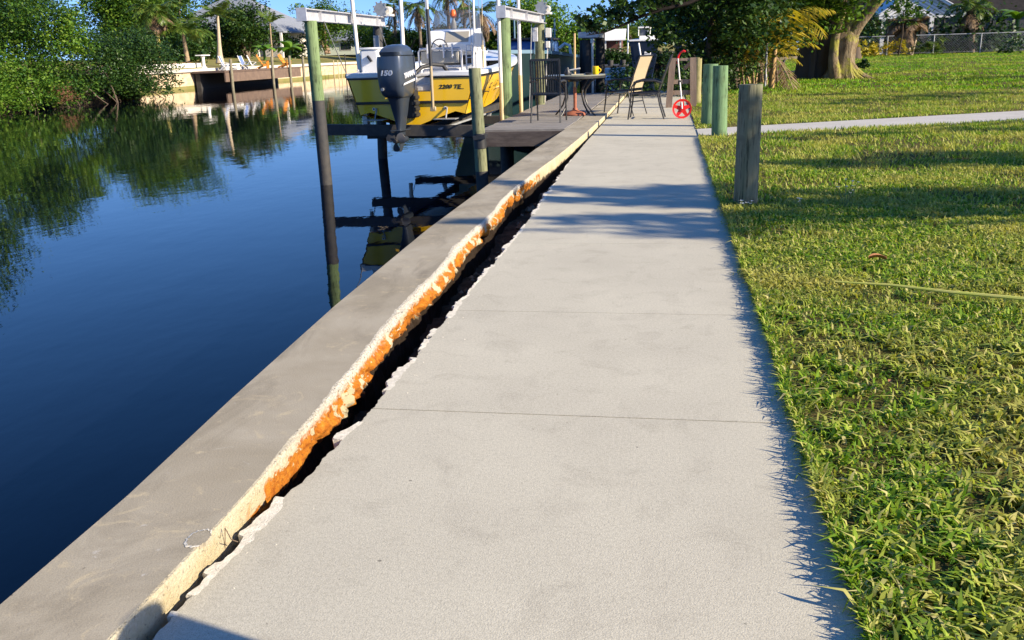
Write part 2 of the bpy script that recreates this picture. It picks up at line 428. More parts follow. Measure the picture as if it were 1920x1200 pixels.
# mortar crust along the broken edge
mb = MB(); yc = np.arange(1.1, 10.5, .006)
ov_ = .004+.022*np.clip(fbm(yc*6, yc*0, 81, 4)*1.5-.45, 0, 1)+.007*vnoise(yc*45, yc*0, 82)+.014*smooth(.60, .66, vnoise(yc*11, yc*0, 84))
ov_ = ov_*(1-.55*smooth(7, 10, yc))
wc_ = .004+.008*vnoise(yc*29, yc*0+2, 83)
gone = fbm(yc*4.3, yc*0, 86, 3) < .40
hc_ = .0008+.0022*vnoise(yc*24, yc*0, 85)
xe_ = slab_left(yc)
for i in range(len(yc)-1):
    if gone[i] or gone[i+1]: continue
    q = [(float(xe_[k]-ov_[k]), float(yc[k]), float(xe_[k]+wc_[k]), float(hc_[k])) for k in (i, i+1)]
    (a0,y0,b0,h0),(a1,y1,b1,h1) = q
    if i and gone[i-1]: mb.add([(a0+.004,y0,-.035),(a0,y0,h0-.006),(a0+.004,y0,h0),(b0,y0,.0004),(b0,y0,-.035)], [(4,3,2,1,0)])
    if i+2 < len(yc) and gone[i+2]: mb.add([(a1+.004,y1,-.035),(a1,y1,h1-.006),(a1+.004,y1,h1),(b1,y1,.0004),(b1,y1,-.035)], [(0,1,2,3,4)])
    mb.add([(a0+.004,y0,-.035),(a0,y0,h0-.006),(a0+.004,y0,h0),(b0,y0,.0004),(a1+.004,y1,-.035),(a1,y1,h1-.006),(a1+.004,y1,h1),(b1,y1,.0004)], [(0,1,5,4),(1,2,6,5),(2,3,7,6)])
obj('mortar_crust', mb, M_crust, walk, label='broken white mortar crust along the walkway edge')

# --- sea wall: cap with a broken inner edge, and the panel below it
ys = np.concatenate([np.arange(.9, 9.2, .012), np.arange(9.2, 14, .04), np.arange(14, 30.2, .3)])
NY = len(ys); Lx = cap_left(ys); Rx = np.mean([cap_right(ys+d) for d in np.linspace(-.45, .45, 13)], axis=0)
zone = smooth(2.1, 2.9, ys)*(1-smooth(8.3, 9.3, ys))
rough = .12+.88*zone
cols = []
lip = .018*(fbm(ys*5, ys*0, 31, 4)-.5)
for u in (0, .012): cols.append(np.stack([Lx+u+lip*(u == 0), ys, np.full(NY, CAPZ-(.012 if u == 0 else 0))], 1))
chip = (.002+.012*zone)*fbm(ys*4, ys*0+3, 11, 5)+(.001+.007*zone)*np.abs(2*fbm(ys*15, ys*0+5, 13, 3)-1)+.010*zone*smooth(.5, .62, fbm(ys*1.7, ys*0, 12))
for w, dz in ((1.0, 0.0), (.62, .10), (.3, .34), (0, 1.0)):
    zz = CAPZ-dz*chip*.85*(.6+.8*vnoise(ys*38, ys*0+w*7, 14))
    cols.append(np.stack([Rx-chip*w*1.5-(.004 if w else 0), ys, zz], 1))
for zf in (.047, .035, .022, .008, -.006, -.02, -.035, -.05, -.068, -.088, -.11, -.14, -.18, -.23, -.3, -.38):
    d = rough*(.040*(fbm(ys*6, zf*9+ys*0, 21, 4)-.5)+.032*(fbm(ys*26, zf*38+ys*0, 22, 3)-.5)+.014*(vnoise(ys*70, zf*90+ys*0, 23)-.5))
    deep = -.03*zone*smooth(.04, -.1, np.full(NY, zf))-.015*smooth(0, -.3, np.full(NY, zf))
    fl = smooth(.46, .58, fbm(ys*4.2, zf*11+ys*0, 24, 4)); d = d+zone*.030*fl*smooth(.03, .0, np.full(NY, zf))*smooth(-.17, -.09, np.full(NY, zf))
    zt = np.minimum(zf, cols[5][:,2]-.05*(.06-zf))
    cols.append(np.stack([Rx+d*smooth(.055, .0, np.full(NY, zf))+d*.2+deep, ys, zt], 1))
G_ = np.stack(cols, 1); NC = G_.shape[1]
idx = np.arange(NY*NC).reshape(NY, NC)
F = np.stack([idx[:-1,:-1], idx[:-1,1:], idx[1:,1:], idx[1:,:-1]], -1).reshape(-1, 4)
seawall = thing('seawall', 'cracked concrete sea wall cap with rust stained broken edge along the canal', 'sea wall', (-1.3, 1, 0))
capo = npobj('cap', G_.reshape(-1,3), F, M_cap, seawall)
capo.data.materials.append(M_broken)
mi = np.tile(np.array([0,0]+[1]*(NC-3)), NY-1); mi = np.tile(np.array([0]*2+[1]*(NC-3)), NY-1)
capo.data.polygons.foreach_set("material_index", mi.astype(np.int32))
capo.data.polygons.foreach_set("use_smooth", np.tile(np.array([False]*5+[True]*(NC-6)), NY-1))
mb = MB()
secs = []
for yy in list(np.arange(.9, 30, .5)):
    l, r = float(cap_left(yy)), float(cap_right(yy))
    secs.append([(l, yy, CAPZ-.012), (l, yy, -.22), (l+.07, yy, -.24), (l+.07, yy, -2.2), (r-.06, yy, -2.2), (r-.06, yy, -.30)])
mb.loft(secs)
M_panel = mat('wall_panel', (.36,.33,.28), .9, col2=(.22,.2,.16), vs=3, bump=.3, bs=40, spec=.2)
obj('wall_panel', mb, M_panel, seawall)
# repaired spot with a bright rim on the cap
g = random.Random(3)
c0 = PZ(372, 1010, CAPZ)
def blob(c, rx, ry, n, j, seed):
    g = random.Random(seed); return [(c[0]+rx*math.cos(2*PI*i/n)*(1+g.uniform(-j, j)), c[1]+ry*math.sin(2*PI*i/n)*(1+g.uniform(-j, j))) for i in range(n)]
mb = MB()
ring = blob(c0, .030, .046, 44, .10, 4); inn = [((x-c0[0])*.87+c0[0]+.002, (y-c0[1])*.84+c0[1]) for x, y in ring]
nn = len(ring); vs = [(x, y, CAPZ+.0012) for x, y in ring]+[(x, y, CAPZ+.0022) for x, y in inn]
mb.add(vs, [(i, (i+1) % nn, (i+1) % nn+nn, i+nn) for i in range(nn) if not (nn*.86 < i or i < nn*.1)])
pt = obj('repair_rim', mb, M_crust, seawall, label='white rimmed repair spot on the cap')
mb = MB(); mb.prism(inn, CAPZ-.01, CAPZ+.0012)
obj('patch', mb, M_cap, pt)
# soil in the gap under the walk
yy = np.arange(.9, 30, .04); xx = np.linspace(-1.75, -.80, 14)
GX, GY = np.meshgrid(xx, yy); GZ = -.24+.12*(fbm(GX*9, GY*9, 41)-.5)+.12*smooth(-1.2, -.9, GX)
id2 = np.arange(GX.size).reshape(GX.shape)
F = np.stack([id2[:-1,:-1], id2[:-1,1:], id2[1:,1:], id2[1:,:-1]], -1).reshape(-1, 4)
kind(npobj('soil', np.stack([GX, GY, GZ], -1).reshape(-1,3), F, M_soil, smooth=True), 'structure')
# rubble that fell into the gap, and crumbs on the walk beside it
mb = MB(); g = random.Random(19)
for k in range(170):
    y = 1.2+9*g.random(); a, b = float(cap_right(y)), float(walk_left(y)); x = a+(b-a)*g.uniform(.1, .98); r = g.uniform(.008, .028)*(1 if g.random() < .8 else 1.7); z = -.23+g.uniform(-.02, .07)+.08*(x-a > (b-a)*.6); vs = []
    for (dx, dy, dz) in ((1,0,0),(0,1,0),(-1,0,0),(0,-1,0),(0,0,1),(0,0,-1)): q = g.uniform(.6, 1.2)*r; vs.append((x+dx*q+g.uniform(-.3,.3)*r, y+dy*q+g.uniform(-.3,.3)*r, z+dz*q))
    mb.add(vs, [(0,1,4),(1,2,4),(2,3,4),(3,0,4),(1,0,5),(2,1,5),(3,2,5),(0,3,5)])
tag(kind(obj('rubble', mb, mat('concrete_rubble', (.26,.22,.16), .95, col2=(.12,.09,.06), vs=14, spec=.1)), 'stuff', 'broken concrete rubble lying in the gap under the walkway'), 'broken concrete rubble lying in the gap under the walkway', 'rubble')
mb = MB(); g = random.Random(23)
for k in range(70):
    y = 1.3+7*g.random(); x = float(walk_left(y))+.015+abs(g.gauss(0, .10)); r = g.uniform(.0012, .004)
    if x > .35: continue
    mb.add([(x+r,y,0),(x,y+r*g.uniform(.5,1.2),0),(x-r,y-r*.3,0),(x,y-r*.6,0),(x,y,r*.8)], [(0,1,4),(1,2,4),(2,3,4),(3,0,4)])
tag(kind(obj('crumbs', mb, M_crust), 'stuff', 'white mortar crumbs scattered on the walk near the broken edge'), 'white mortar crumbs scattered on the walk near the broken edge', 'crumbs')
# a dry twig and a scrap caught in the gap
tw = PZ(432, 1015, .02)
mb = MB(); mb.tube([PZ(422, 1028, -.02), PZ(422, 990, .045), PZ(434, 1012, .03), PZ(446, 1016, .0)], .0014, 5)
tag(obj('twig', mb, mat('dry_twig', (.16,.11,.07), .9)), 'thin dry twig caught in the gap beside the sea wall', 'twig')

# --- water
t = NT('canal_water'); co = t.coord(); cs = t.coord(scale=(1, .55, 1))
b1 = t.bump(t.noise(1.1, 3, .5, cs), .05, .09)
b2 = t.bump(t.math('MULTIPLY', t.noise(5.5, 3, .55, cs), t.ramp(t.noise(.16, 3, .6, co), [(.38, .25), (.62, 1.5)])), .06, .02, b1)
M_water = t.set((.0010,.0022,.0065), .015, spec=.5, normal=b2); t.b.inputs['IOR'].default_value = 1.27
mb = MB(); mb.add([(-60,-60,WATER),(6,-60,WATER),(6,160,WATER),(-60,160,WATER)], [(0,1,2,3)])
kind(obj('canal_water', mb, M_water), 'structure')

# --- lawn
def lawn_z(x, y): return .015+.30*smooth(24, 62, y)*smooth(1, 6, x)+.02*(fbm(np.asarray(x)*.8, np.asarray(y)*.8, 51)-.5)
def path_lo(x): return 13.15+.36*(x-.43)
def path_hi(x): return 14.25+.485*(x-.43)
xs = np.concatenate([np.linspace(WALK_R+.004, 4, 30), np.linspace(4.2, 12, 30), np.linspace(12.5, 90, 60)])
ysn = np.concatenate([np.linspace(-25, 0, 14), np.linspace(.3, 12, 60), np.linspace(12.1, 22, 70), np.linspace(22.4, 60, 60), np.linspace(61, 170, 40)])
GX, GY = np.meshgrid(xs, ysn); GZ = lawn_z(GX, GY)
inp = (GY > path_lo(GX)-.05) & (GY < path_hi(GX)+.05) & (GX < 20)
GZ = np.where(inp, GZ-.05, GZ)
GZ = np.where((GY > 36) & (GX < 2.2), -1.6, GZ)
id2 = np.arange(GX.size).reshape(GX.shape)
F = np.stack([id2[:-1,:-1], id2[:-1,1:], id2[1:,1:], id2[1:,:-1]], -1).reshape(-1, 4)
t = NT('lawn_ground'); co = t.coord()
c = t.mix(t.ramp(t.noise(.9, 6, .65, co), [(.4, 0), (.62, 1)]), (.085,.085,.018), (.17,.15,.04))
c = t.mix(t.ramp(t.noise(9, 6, .7, co), [(.42, 0), (.65, .75)]), c, (.10,.08,.035))
c = t.mix(1.0, c, t.ramp(t.noise(42, 4, .7, co), [(.3, .45), (.65, 1.25)]), 'MULTIPLY')
c = t.mix(t.ramp(t.n('ShaderNodeCameraData').outputs['View Distance'], [(0,0),(1,0)]), c, c)
M_lawn = t.set(c, .95, spec=.1, normal=t.bump(t.noise(60, 5, .7, co), 1.0, .03))
kind(npobj('lawn_ground', np.stack([GX, GY, GZ], -1).reshape(-1,3), F, M_lawn, smooth=True), 'structure')
# concrete path branching off to the right
mb = MB(); secs = []
for x in np.linspace(WALK_R+.003, 19, 40):
    z = float(np.median(lawn_z(x, path_lo(x))))*.0+.012 if x < 8 else .012+.02*(x-8)/11
    secs.append([(x, path_lo(x), -.08), (x, path_hi(x), -.08), (x, path_hi(x), z), (x, path_lo(x), z)])
mb.loft(secs)
kind(obj('path', mb, M_path), 'structure')

# --- grass blades
M_grass = leaf_mat('grass_blades', [(.06,.15,.012),(.13,.26,.014),(.22,.36,.020),(.34,.44,.045),(.46,.47,.10),(.56,.50,.22)], .4, .6, spec=.2, patch=(.47,.42,.11), pscale=1.2)
def blades(x, y, h, w, lean=.55, near=True, seed=0):
    g = np.random.default_rng(seed); n = len(x)
    keep = ~((y > path_lo(x)-.03) & (y < path_hi(x)+.03) & (x < 19))
    x, y, h, w = x[keep], y[keep], h[keep], w[keep]; n = len(x)
    z = lawn_z(x, y); a = g.random(n)*2*PI; l = lean*(.25+g.random(n)*1.1)
    dx, dy = np.cos(a), np.sin(a); b = a+PI/2+g.normal(size=n)*.5; wx, wy = np.cos(b)*w/2, np.sin(b)*w/2
    B = np.stack([x, y, z-.005], 1); W = np.stack([wx, wy, np.zeros(n)], 1)
    mid = B+np.stack([dx*h*l*.38, dy*h*l*.38, h*.62], 1)
    tip = B+np.stack([dx*h*l*1.15, dy*h*l*1.15, h*(1.0-.38*l)], 1)
    if near:
        V = np.stack([B-W, B+W, mid+W*.85, mid-W*.85, tip], 1).reshape(-1,3); k = np.arange(n)[:,None]*5
        F = np.concatenate([k+np.array([[0,1,2]]), k+np.array([[0,2,3]]), k+np.array([[3,2,4]])])
    else:
        V = np.stack([B-W, B+W, tip], 1).reshape(-1,3); k = np.arange(n)[:,None]*3; F = k+np.array([[0,1,2]])
    return V, F
def scatter(n, x0, xr, y0, y1, seed, dens=None):
    g = np.random.default_rng(seed); y = y0+(y1-y0)*g.random(n); x = x0+(xr(y)-x0)*g.random(n)
    d = .22+.78*smooth(.38, .6, fbm(x*1.7, y*1.7, 61, 3))
    k = g.random(n) < d; return x[k], y[k], g
def right_edge(y): return np.interp(y, [0,2,4,8,14,30,62], [1.4,1.9,2.9,4.9,8.0,16,33])
VV, FF, off = [], [], 0
def push(V, F):
    global off
    VV.append(V); FF.append(F+off); off += len(V)
x, y, g = scatter(78000, WALK_R+.01, right_edge, 1.0, 4.6, 71)
push(*blades(x, y, .018+.030*g.random(len(x))**1.4, .0045+.0055*g.random(len(x)), 1.15, True, 1))
x, y, g = scatter(100000, WALK_R+.01, right_edge, 4.6, 10, 72)
push(*blades(x, y, .026+.038*g.random(len(x)), .0065+.007*g.random(len(x)), 1.0, True, 2))
x, y, g = scatter(120000, WALK_R+.01, right_edge, 10, 24, 73)
push(*blades(x, y, .04+.04*g.random(len(x)), .012+.012*g.random(len(x)), .8, False, 3))
x, y, g = scatter(110000, 1.2, right_edge, 24, 66, 74)
push(*blades(x, y, .05+.05*g.random(len(x)), .03+.03*g.random(len(x)), .8, False, 4))
FARV, FARF, FARO = VV.pop(), FF.pop(), len(VV)
off -= len(FARV); FARF = FARF-off
# taller fringe hanging over the edge of the walk, dense at the edge
g = np.random.default_rng(75); n = 9000; y = 1.0+12*g.random(n)**1.5; x = WALK_R+.03*g.random(n)-.006+.02*(fbm(y*2, y*0, 77)-.5)
y = np.where((y > path_lo(x)-.1) & (y < path_hi(x)+.1), 5+g.random(n), y)
push(*blades(x, y, .022+.036*g.random(n)**1.6*(.5+fbm(y*2.5, y*0, 78)), .005+.004*g.random(n), .8, True, 5))
# flat thatch and clippings between the blades
x, y, g = scatter(60000, WALK_R+.01, right_edge, 1.0, 7.5, 79)
h = .010+.014*g.random(len(x)); push(*blades(x, y, h, .003+.005*g.random(len(x)), 3.4, True, 7))
# clippings, soil flecks and runners spilling over the slab edge
g = np.random.default_rng(80); n = 5200; y = 1.0+11*g.random(n)**1.4; x = WALK_R+.012-np.abs(g.normal(size=n))*.018*(.3+2*fbm(y*3, y*0, 88)**2)
k = ~((y > path_lo(x)-.1) & (y < path_hi(x)+.1)); x, y = x[k], y[k]
push(*blades(x, y, .006+.012*g.random(len(x)), .0025+.004*g.random(len(x)), 3.0, True, 8))
# low broad-leaved weeds
g = np.random.default_rng(81); ct = 260; cy_ = 1.2+7*g.random(ct)**1.2; cx_ = WALK_R+.05+(right_edge(cy_)-WALK_R)*g.random(ct)
x = np.repeat(cx_, 9)+g.normal(size=ct*9)*.008; y = np.repeat(cy_, 9)+g.normal(size=ct*9)*.008
push(*blades(x, y, .022+.022*g.random(len(x)), .012+.010*g.random(len(x)), 1.7, True, 9))
# fuller leafy tufts near the camera
g = np.random.default_rng(76); ct = 950; cy_ = 1.2+6*g.random(ct)**1.3; cx_ = WALK_R+.02+(right_edge(cy_)-WALK_R)*g.random(ct)
x = np.repeat(cx_, 22)+g.normal(size=ct*22)*.022; y = np.repeat(cy_, 22)+g.normal(size=ct*22)*.022
k = x > WALK_R-.01; x, y = x[k], y[k]
push(*blades(x, y, .030+.038*g.random(len(x)), .008+.006*g.random(len(x)), 1.15, True, 6))
M_grassf = leaf_mat('far_grass_blades', [(.05,.15,.008),(.10,.27,.010),(.16,.37,.014),(.24,.43,.022),(.36,.45,.05)], .4, .6, spec=.2, patch=(.42,.42,.08), pscale=.35)
fo = npobj('grass', FARV, FARF, M_grassf); kind(fo, 'stuff', 'lush green grass of the back lawn between the side path and the fence'); tag(fo, fo['label'], 'grass')
gm = npobj('grass', np.concatenate(VV), np.concatenate(FF), M_grass)
kind(gm, 'stuff', 'coarse green lawn grass with straw coloured patches beside the walk')
tag(gm, gm['label'], 'grass')
del VV, FF

# --- small things on the lawn
a, b = PZ(1566, 528, .075), PZ(1940, 562, .075)
mb = MB(); mb.tube([a, a.lerp(b, .3)+Vector((0,.01,.006)), a.lerp(b, .6), b], [.004,.0065,.008,.009], 6)
tag(obj('palm_stalk', mb, mat('yellow_green_stalk', (.56,.57,.08), .5, col2=(.60,.52,.14), vs=9)), 'long yellow green stalk lying across the lawn', 'stalk')
def dead_leaf(p, s, rz, label, seed):
    g = random.Random(seed); n = 7; vs = []
    for i in range(n):
        u = i/(n-1); w = math.sin(PI*min(1, u*.92+.05))*.42
        for v in (-1, 0, 1): vs.append(((u-.5)*s, v*w*s*.5, .02+abs(v)*.18*s+.10*s*math.sin(u*4)))
    c, q = math.cos(rz), math.sin(rz)
    vs = [(p.x+x*c-y*q, p.y+x*q+y*c, p.z+z) for x, y, z in vs]
    fs = [(i*3+j, (i+1)*3+j, (i+1)*3+j+1, i*3+j+1) for i in range(n-1) for j in (0, 1)]
    mb = MB(); mb.add(vs, fs)
    return tag(obj('dead_leaf', mb, M_dead, smooth='all'), label, 'leaf', 'dry leaves on the lawn')
M_dead = mat('dead_leaf', (.36,.15,.05), .7, col2=(.24,.10,.04), vs=30)
dead_leaf(PZ(1645, 492, .045), .10, .2, 'large dry brown leaf lying on the grass beyond the yellow stalk', 1)
dead_leaf(PZ(1668, 727, .05), .035, 1.2, 'small curled reddish leaf in the grass nearest the camera', 2)
# flowering weeds
M_stem = mat('weed_stem', (.12,.16,.04), .7); M_petal = mat('white_petals', (.78,.76,.66), .7)
def weed(p, n, h, label, seed):
    g = random.Random(seed); r = thing('flowering_weed', label, 'weed', p, 'white flowering weeds in the lawn')
    ms, mf = MB(), MB()
    for i in range(n):
        a = g.uniform(0, 2*PI); hh = h*g.uniform(.6, 1.1); q = Vector(p)+Vector((math.cos(a)*hh*.4, math.sin(a)*hh*.4, hh))
        ms.tube([p, Vector(p).lerp(q, .5)+Vector((0,0,.02)), q], .0022, 4)
        for j in range(6):
            b = j*PI/3+g.random(); mf.add([q, q+Vector((math.cos(b)*.014, math.sin(b)*.014, .006)), q+Vector((math.cos(b+.7)*.014, math.sin(b+.7)*.014, .006))], [(0,1,2)])
    obj('stem', ms, M_stem, r); obj('blossom', mf, M_petal, r)
weed(PZ(1583, 395, .02), 9, .2, 'tallest white flowering weed on the lawn right of the thick front post', 1)
weed(PZ(1398, 402, .02), 7, .09, 'low white flowering weed at the foot of the thick front post', 2)
weed(PZ(1500, 392, .02), 4, .08, 'sparse low white weed between the front post and the tallest weed', 3)
# =================================================================== DOCK, LIFT, BOAT, FURNITURE
def post_mat(name, c1, c2, c3, streak=1):
    t = NT(name); co = t.coord(scale=(1,1,.08)); c0 = t.coord()
    c = t.mix(t.ramp(t.noise(22, 5, .65, co), [(.35, 0), (.65, 1)]), c1, c2)
    c = t.mix(t.ramp(t.noise(4.5, 5, .6, c0), [(.5, 0), (.7, .8)]), c, c3)
    c = t.mix(1.0, c, t.ramp(t.noise(60, 3, .6, co), [(.34, .38), (.45, 1)]), 'MULTIPLY')
    return t.set(c, .85, spec=.2, normal=t.bump(t.noise(70, 4, .6, co), .5, .006))
M_green = post_mat('treated_green_post', (.135,.195,.085), (.185,.25,.115), (.095,.12,.06))
M_green2 = post_mat('weathered_post', (.15,.165,.09), (.205,.21,.12), (.10,.105,.06))
M_brownp = post_mat('tree_shaded_post', (.15,.15,.085), (.22,.205,.125), (.10,.085,.055))  # darker and browner than the other posts; tree shade put into the colour
M_teal = post_mat('teal_post', (.115,.20,.095), (.165,.26,.13), (.09,.12,.06))
M_ylog = post_mat('yellowish_post', (.26,.23,.10), (.34,.30,.14), (.18,.17,.07))
M_dark = mat('dark_wood', (.028,.028,.03), .75, col2=(.05,.045,.04), vs=8, bump=.4, bs=40)
M_alu = mat('aluminium', (.55,.55,.56), .45, .35, col2=(.44,.44,.46), vs=4, stretch=(3,3,3))
M_galv = mat('galvanised_steel', (.35,.36,.36), .5, .4, col2=(.27,.28,.28), vs=12)
M_pvc = mat('white_pvc', (.72,.70,.66), .45, col2=(.62,.58,.50), vs=3, bump=.05)
M_pvcold = mat('yellowed_pvc', (.62,.50,.28), .5, col2=(.50,.40,.22), vs=4)
M_black = mat('black_metal', (.018,.018,.02), .45, col2=(.03,.03,.03), vs=10)
M_rubber = mat('black_rubber', (.015,.015,.016), .6)
M_deck = mat('weathered_deck', (.25,.235,.215), .85, col2=(.17,.155,.14), vs=4, stretch=(.6,6,1), bump=.4, bs=30, spec=.2)
M_fascia = mat('dark_dock_board', (.115,.095,.085), .85, col2=(.065,.052,.048), vs=3, stretch=(1,1,6), bump=.5, bs=25, spec=.2)

def piling(name, base, top, r, m, parent, zlow=-2.2, dark_below=None, n=18, seed=0):
    g = random.Random(seed); b, t_ = Vector(base), Vector(top)
    if dark_below is not None:
        k = (dark_below-b.z)/(t_.z-b.z); q = b.lerp(t_, k)
        mb = MB(); mb.tube([b, q], r*1.01, n); obj('dark_lower_part', mb, M_dark, parent, True); b = q  # lower part of the piling in the dark wood colour
    mb = MB(); mb.tube([b, b.lerp(t_, .5)+Vector((g.uniform(-.006,.006), 0, 0)), t_-Vector((0,0,.012)), t_], [r, r*.985, r*.97, r*.93], n)
    return obj(name, mb, m, parent, True)

# --- dock
dock = thing('wooden_dock', 'grey weathered plank dock built against the sea wall under the patio table', 'dock', (-2.2, 14.1, 0))
mb = MB(); g = random.Random(2); y = 14.12
while y < 26:
    dz = g.uniform(-.004, .004); mb.box((-2.88+g.uniform(-.01,.01), y, .02+dz), (-1.53 if y > 16 else float(cap_left(y))-.01, y+.138, .058+dz), .004); y += .146
obj('deck_boards', mb, M_deck, dock)
mb = MB(); mb.box((-2.86, 14.07, -.20), (-1.56, 14.115, .03), .004); obj('fascia', mb, M_fascia, dock)
mb = MB(); mb.box((-2.86, 14.13, -.2), (-2.80, 26, .015)); obj('side_stringer', mb, M_fascia, dock)
for (x, y) in ((-2.62, 14.9), (-2.0, 15.4), (-2.62, 19), (-2.62, 23)):
    mb = MB(); mb.tube([(x, y, -2.2), (x, y, .015)], .09, 14); obj('support_post', mb, M_dark, dock, True)

# --- boat lift: four pilings, two beams, motors, cradle, guide poles
lift = thing('boat_lift', 'four post boat lift with aluminium beams holding the yellow boat', 'boat lift', (-4.4, 17, -.7))
piling('piling', (-5.80, 15, -2.2), (-5.84, 15, 1.80), .105, M_green, lift, dark_below=.52, seed=1)
piling('piling', (-6.08, 19, -2.2), (-5.95, 19, 1.80), .105, M_dark, lift, seed=2)  # rear left piling coloured dark for the shadow it stands in
piling('piling', (-2.96, 17, -2.2), (-2.95, 17, 1.80), .118, M_green, lift, dark_below=-.3, seed=3)
piling('piling', (-2.88, 21, -2.2), (-2.84, 21, 1.79), .11, M_green2, lift, dark_below=-.3, seed=4)
def ibeam(name, a, b, h, w, parent):
    a, b = Vector(a), Vector(b); mb = MB()
    mb.bar(a, b, .014, h-.02); mb.bar(a+Vector((0,0,h/2-.008)), b+Vector((0,0,h/2-.008)), w, .016); mb.bar(a-Vector((0,0,h/2-.008)), b-Vector((0,0,h/2-.008)), w, .016)
    for k in (.16, .5, .86):
        p = a.lerp(b, k); mb.box((p.x-w*.42, p.y-.006, p.z-h/2+.018), (p.x+w*.42, p.y+.006, p.z+h/2-.018))
    o = obj(name, mb, M_alu, parent)
    mb = MB(); d = (b-a).normalized(); mb.box((a.x-w*.6, a.y-.012, a.z-h*.54), (a.x+w*.6, a.y-.001, a.z+h*.54), .003)
    obj('end_plate', mb, M_alu, o)
    return o
ibeam('beam', (-5.90, 14.78, 1.895), (-5.90, 19.35, 1.895), .195, .15, lift)
ibeam('beam', (-2.96, 16.78, 1.905), (-2.80, 21.35, 1.905), .195, .15, lift)
for (x, y) in ((-5.88, 19.05), (-2.80, 21.05)):
    mb = MB(); c = Vector((x, y, 2.14))
    mb.tube([c-Vector((0,.03,0)), c+Vector((0,.03,0))], .125, 20)
    for k in range(9):
        a = 2*PI*k/9; p = c+Vector((math.cos(a)*.125, -.02, math.sin(a)*.125)); mb.bar(p, p+Vector((math.cos(a)*.035, 0, math.sin(a)*.035)), .04, .03)
    mo = obj('drive_gear', mb, M_galv, lift, True)
    mb = MB(); mb.tube([c+Vector((.10,.05,-.02)), c+Vector((.10,.30,-.02))], .075, 14); mb.box((x-.02, y-.02, 2.0), (x+.2, y+.3, 2.045), .004); obj('motor', mb, M_pvc, mo, True)
mb = MB(); mb.box((-2.99, 20.86, 1.42), (-2.87, 20.92, 1.72), .008); mb.box((-2.955, 20.80, 1.66), (-2.905, 20.86, 1.70)); obj('control_box', mb, M_alu, lift)
mb = MB(); mb.box((-2.70, 20.88, 1.50), (-2.58, 20.98, 1.70), .008); mb.box((-2.70, 20.9, 1.28), (-2.61, 20.97, 1.42), .008); mb.bar((-2.66, 20.93, 1.28), (-2.74, 20.93, .1), .02); obj('control_box', mb, M_pvc, lift)
mb = MB(); mb.box((-6.02, 18.86, 1.36), (-5.90, 18.9, 1.62), .008); obj('control_box', mb, M_galv, lift)
# dark beams that span from piling to piling near the water, and the cradle the hull sits on
mb = MB(); mb.bar((-6.16, 16.02, -.045), (-2.92, 16.02, -.115), .13, .19); obj('cross_beam', mb, M_dark, lift)
for y in (17.2, 20.4):
    mb = MB(); mb.box((-5.72, y-.09, -.32), (-3.15, y+.09, -.14), .006); obj('cradle_beam', mb, M_dark, lift)
for x in (-5.05, -3.95):
    mb = MB(); mb.bar((x, 16.6, .0), (x+.12, 21.2, .04), .09, .14); obj('bunk', mb, M_dark, lift)
    for y in (17.2, 20.4):
        mb = MB(); mb.bar((x, y, -.16), (x+.03, y, -.03), .08, .08); obj('bunk_bracket', mb, M_alu, lift)
mb = MB(); mb.bar((-3.98, 15.9, -.06), (-3.22, 17.2, .16), .05, .03); obj('cradle_arm', mb, M_galv, lift)
mb = MB(); mb.box((-5.50, 16.35, -.08), (-5.44, 16.5, .22)); mb.box((-5.50, 16.35, -.1), (-5.28, 16.5, -.06)); obj('cradle_bracket', mb, M_pvc, lift)
for (x, y) in ((-5.76, 15.4), (-5.82, 18.7), (-3.05, 17.35), (-2.95, 20.5)):
    mb = MB(); mb.tube([(x, y, 1.8), (x+(.08 if x < -4 else -.08), 17.2 if y < 18 else 20.4, -.15)], .009, 6); obj('cable', mb, M_galv, lift)
def guide(p0, p1, r=.035, lower=None, m=None):
    p0, p1 = Vector(p0), Vector(p1); d = p1-p0
    mb = MB(); a = p0 if lower is None else p0+d*lower
    mb.tube([a, p1], r, 12); o = obj('guide_pole', mb, m or M_pvc, lift, True)
    if lower is not None:
        mb = MB(); mb.tube([p0, a], r*1.06, 12); obj('pole_foot', mb, M_pvcold, o, True)
guide((-5.70, 17.0, -.1), (-5.82, 17.0, 3.3), .037)
guide((-3.015, 16.9, -.15), (-3.035, 16.9, 3.3), .037, .24)
guide((-2.955, 18.8, -.1), (-2.968, 18.8, 3.2), .036, .26)
guide((-6.02, 21.0, -.1), (-6.0, 21.0, 2.5), .05)
sp = thing('mooring_post', 'short green mooring post rising from the water in front of the yellow boat', 'post', (-2.74, 13.5, -.7), 'green wooden posts')
piling('post', (-2.70, 13.5, -2.2), (-2.80, 13.5, 1.0), .092, M_green2, sp, dark_below=-.5, seed=7)
mb = MB(); mb.tube([(-2.757, 13.5, -.16), (-2.764, 13.5, .06)], .098, 18); mb.bar((-2.84, 13.5, .0), (-2.66, 13.5, .02), .24, .06); obj('collar', mb, M_black, sp, True)

# --- boat
BP = Vector((-4.535, 16.2, 0)); BR = math.radians(-1.5)
M_yel = mat('yellow_gelcoat', (.84,.50,.010), .25, col2=(.78,.46,.010), vs=2, spec=.5, coat=.3)
M_white = mat('white_gelcoat', (.78,.78,.76), .3, col2=(.70,.70,.69), vs=3, coat=.2)
M_navy = NT('outboard_paint'); M_navy = M_navy.set((.055,.07,.095), .28, .25, .5, coat=.4)
M_navy2 = mat('outboard_leg', (.035,.045,.06), .4, .2)
M_grey = mat('grey_vinyl', (.36,.34,.29), .6, col2=(.30,.28,.24), vs=6)
M_grey2 = mat('pale_grey_panel', (.50,.49,.48), .5)
M_decal = mat('black_decal', (.012,.012,.012), .4)
M_silver = mat('silver_decal', (.62,.63,.65), .35, .2)
boat = thing('motor_boat', 'yellow centre console boat with white gunwale raised on the lift', 'boat', BP, rz=BR)
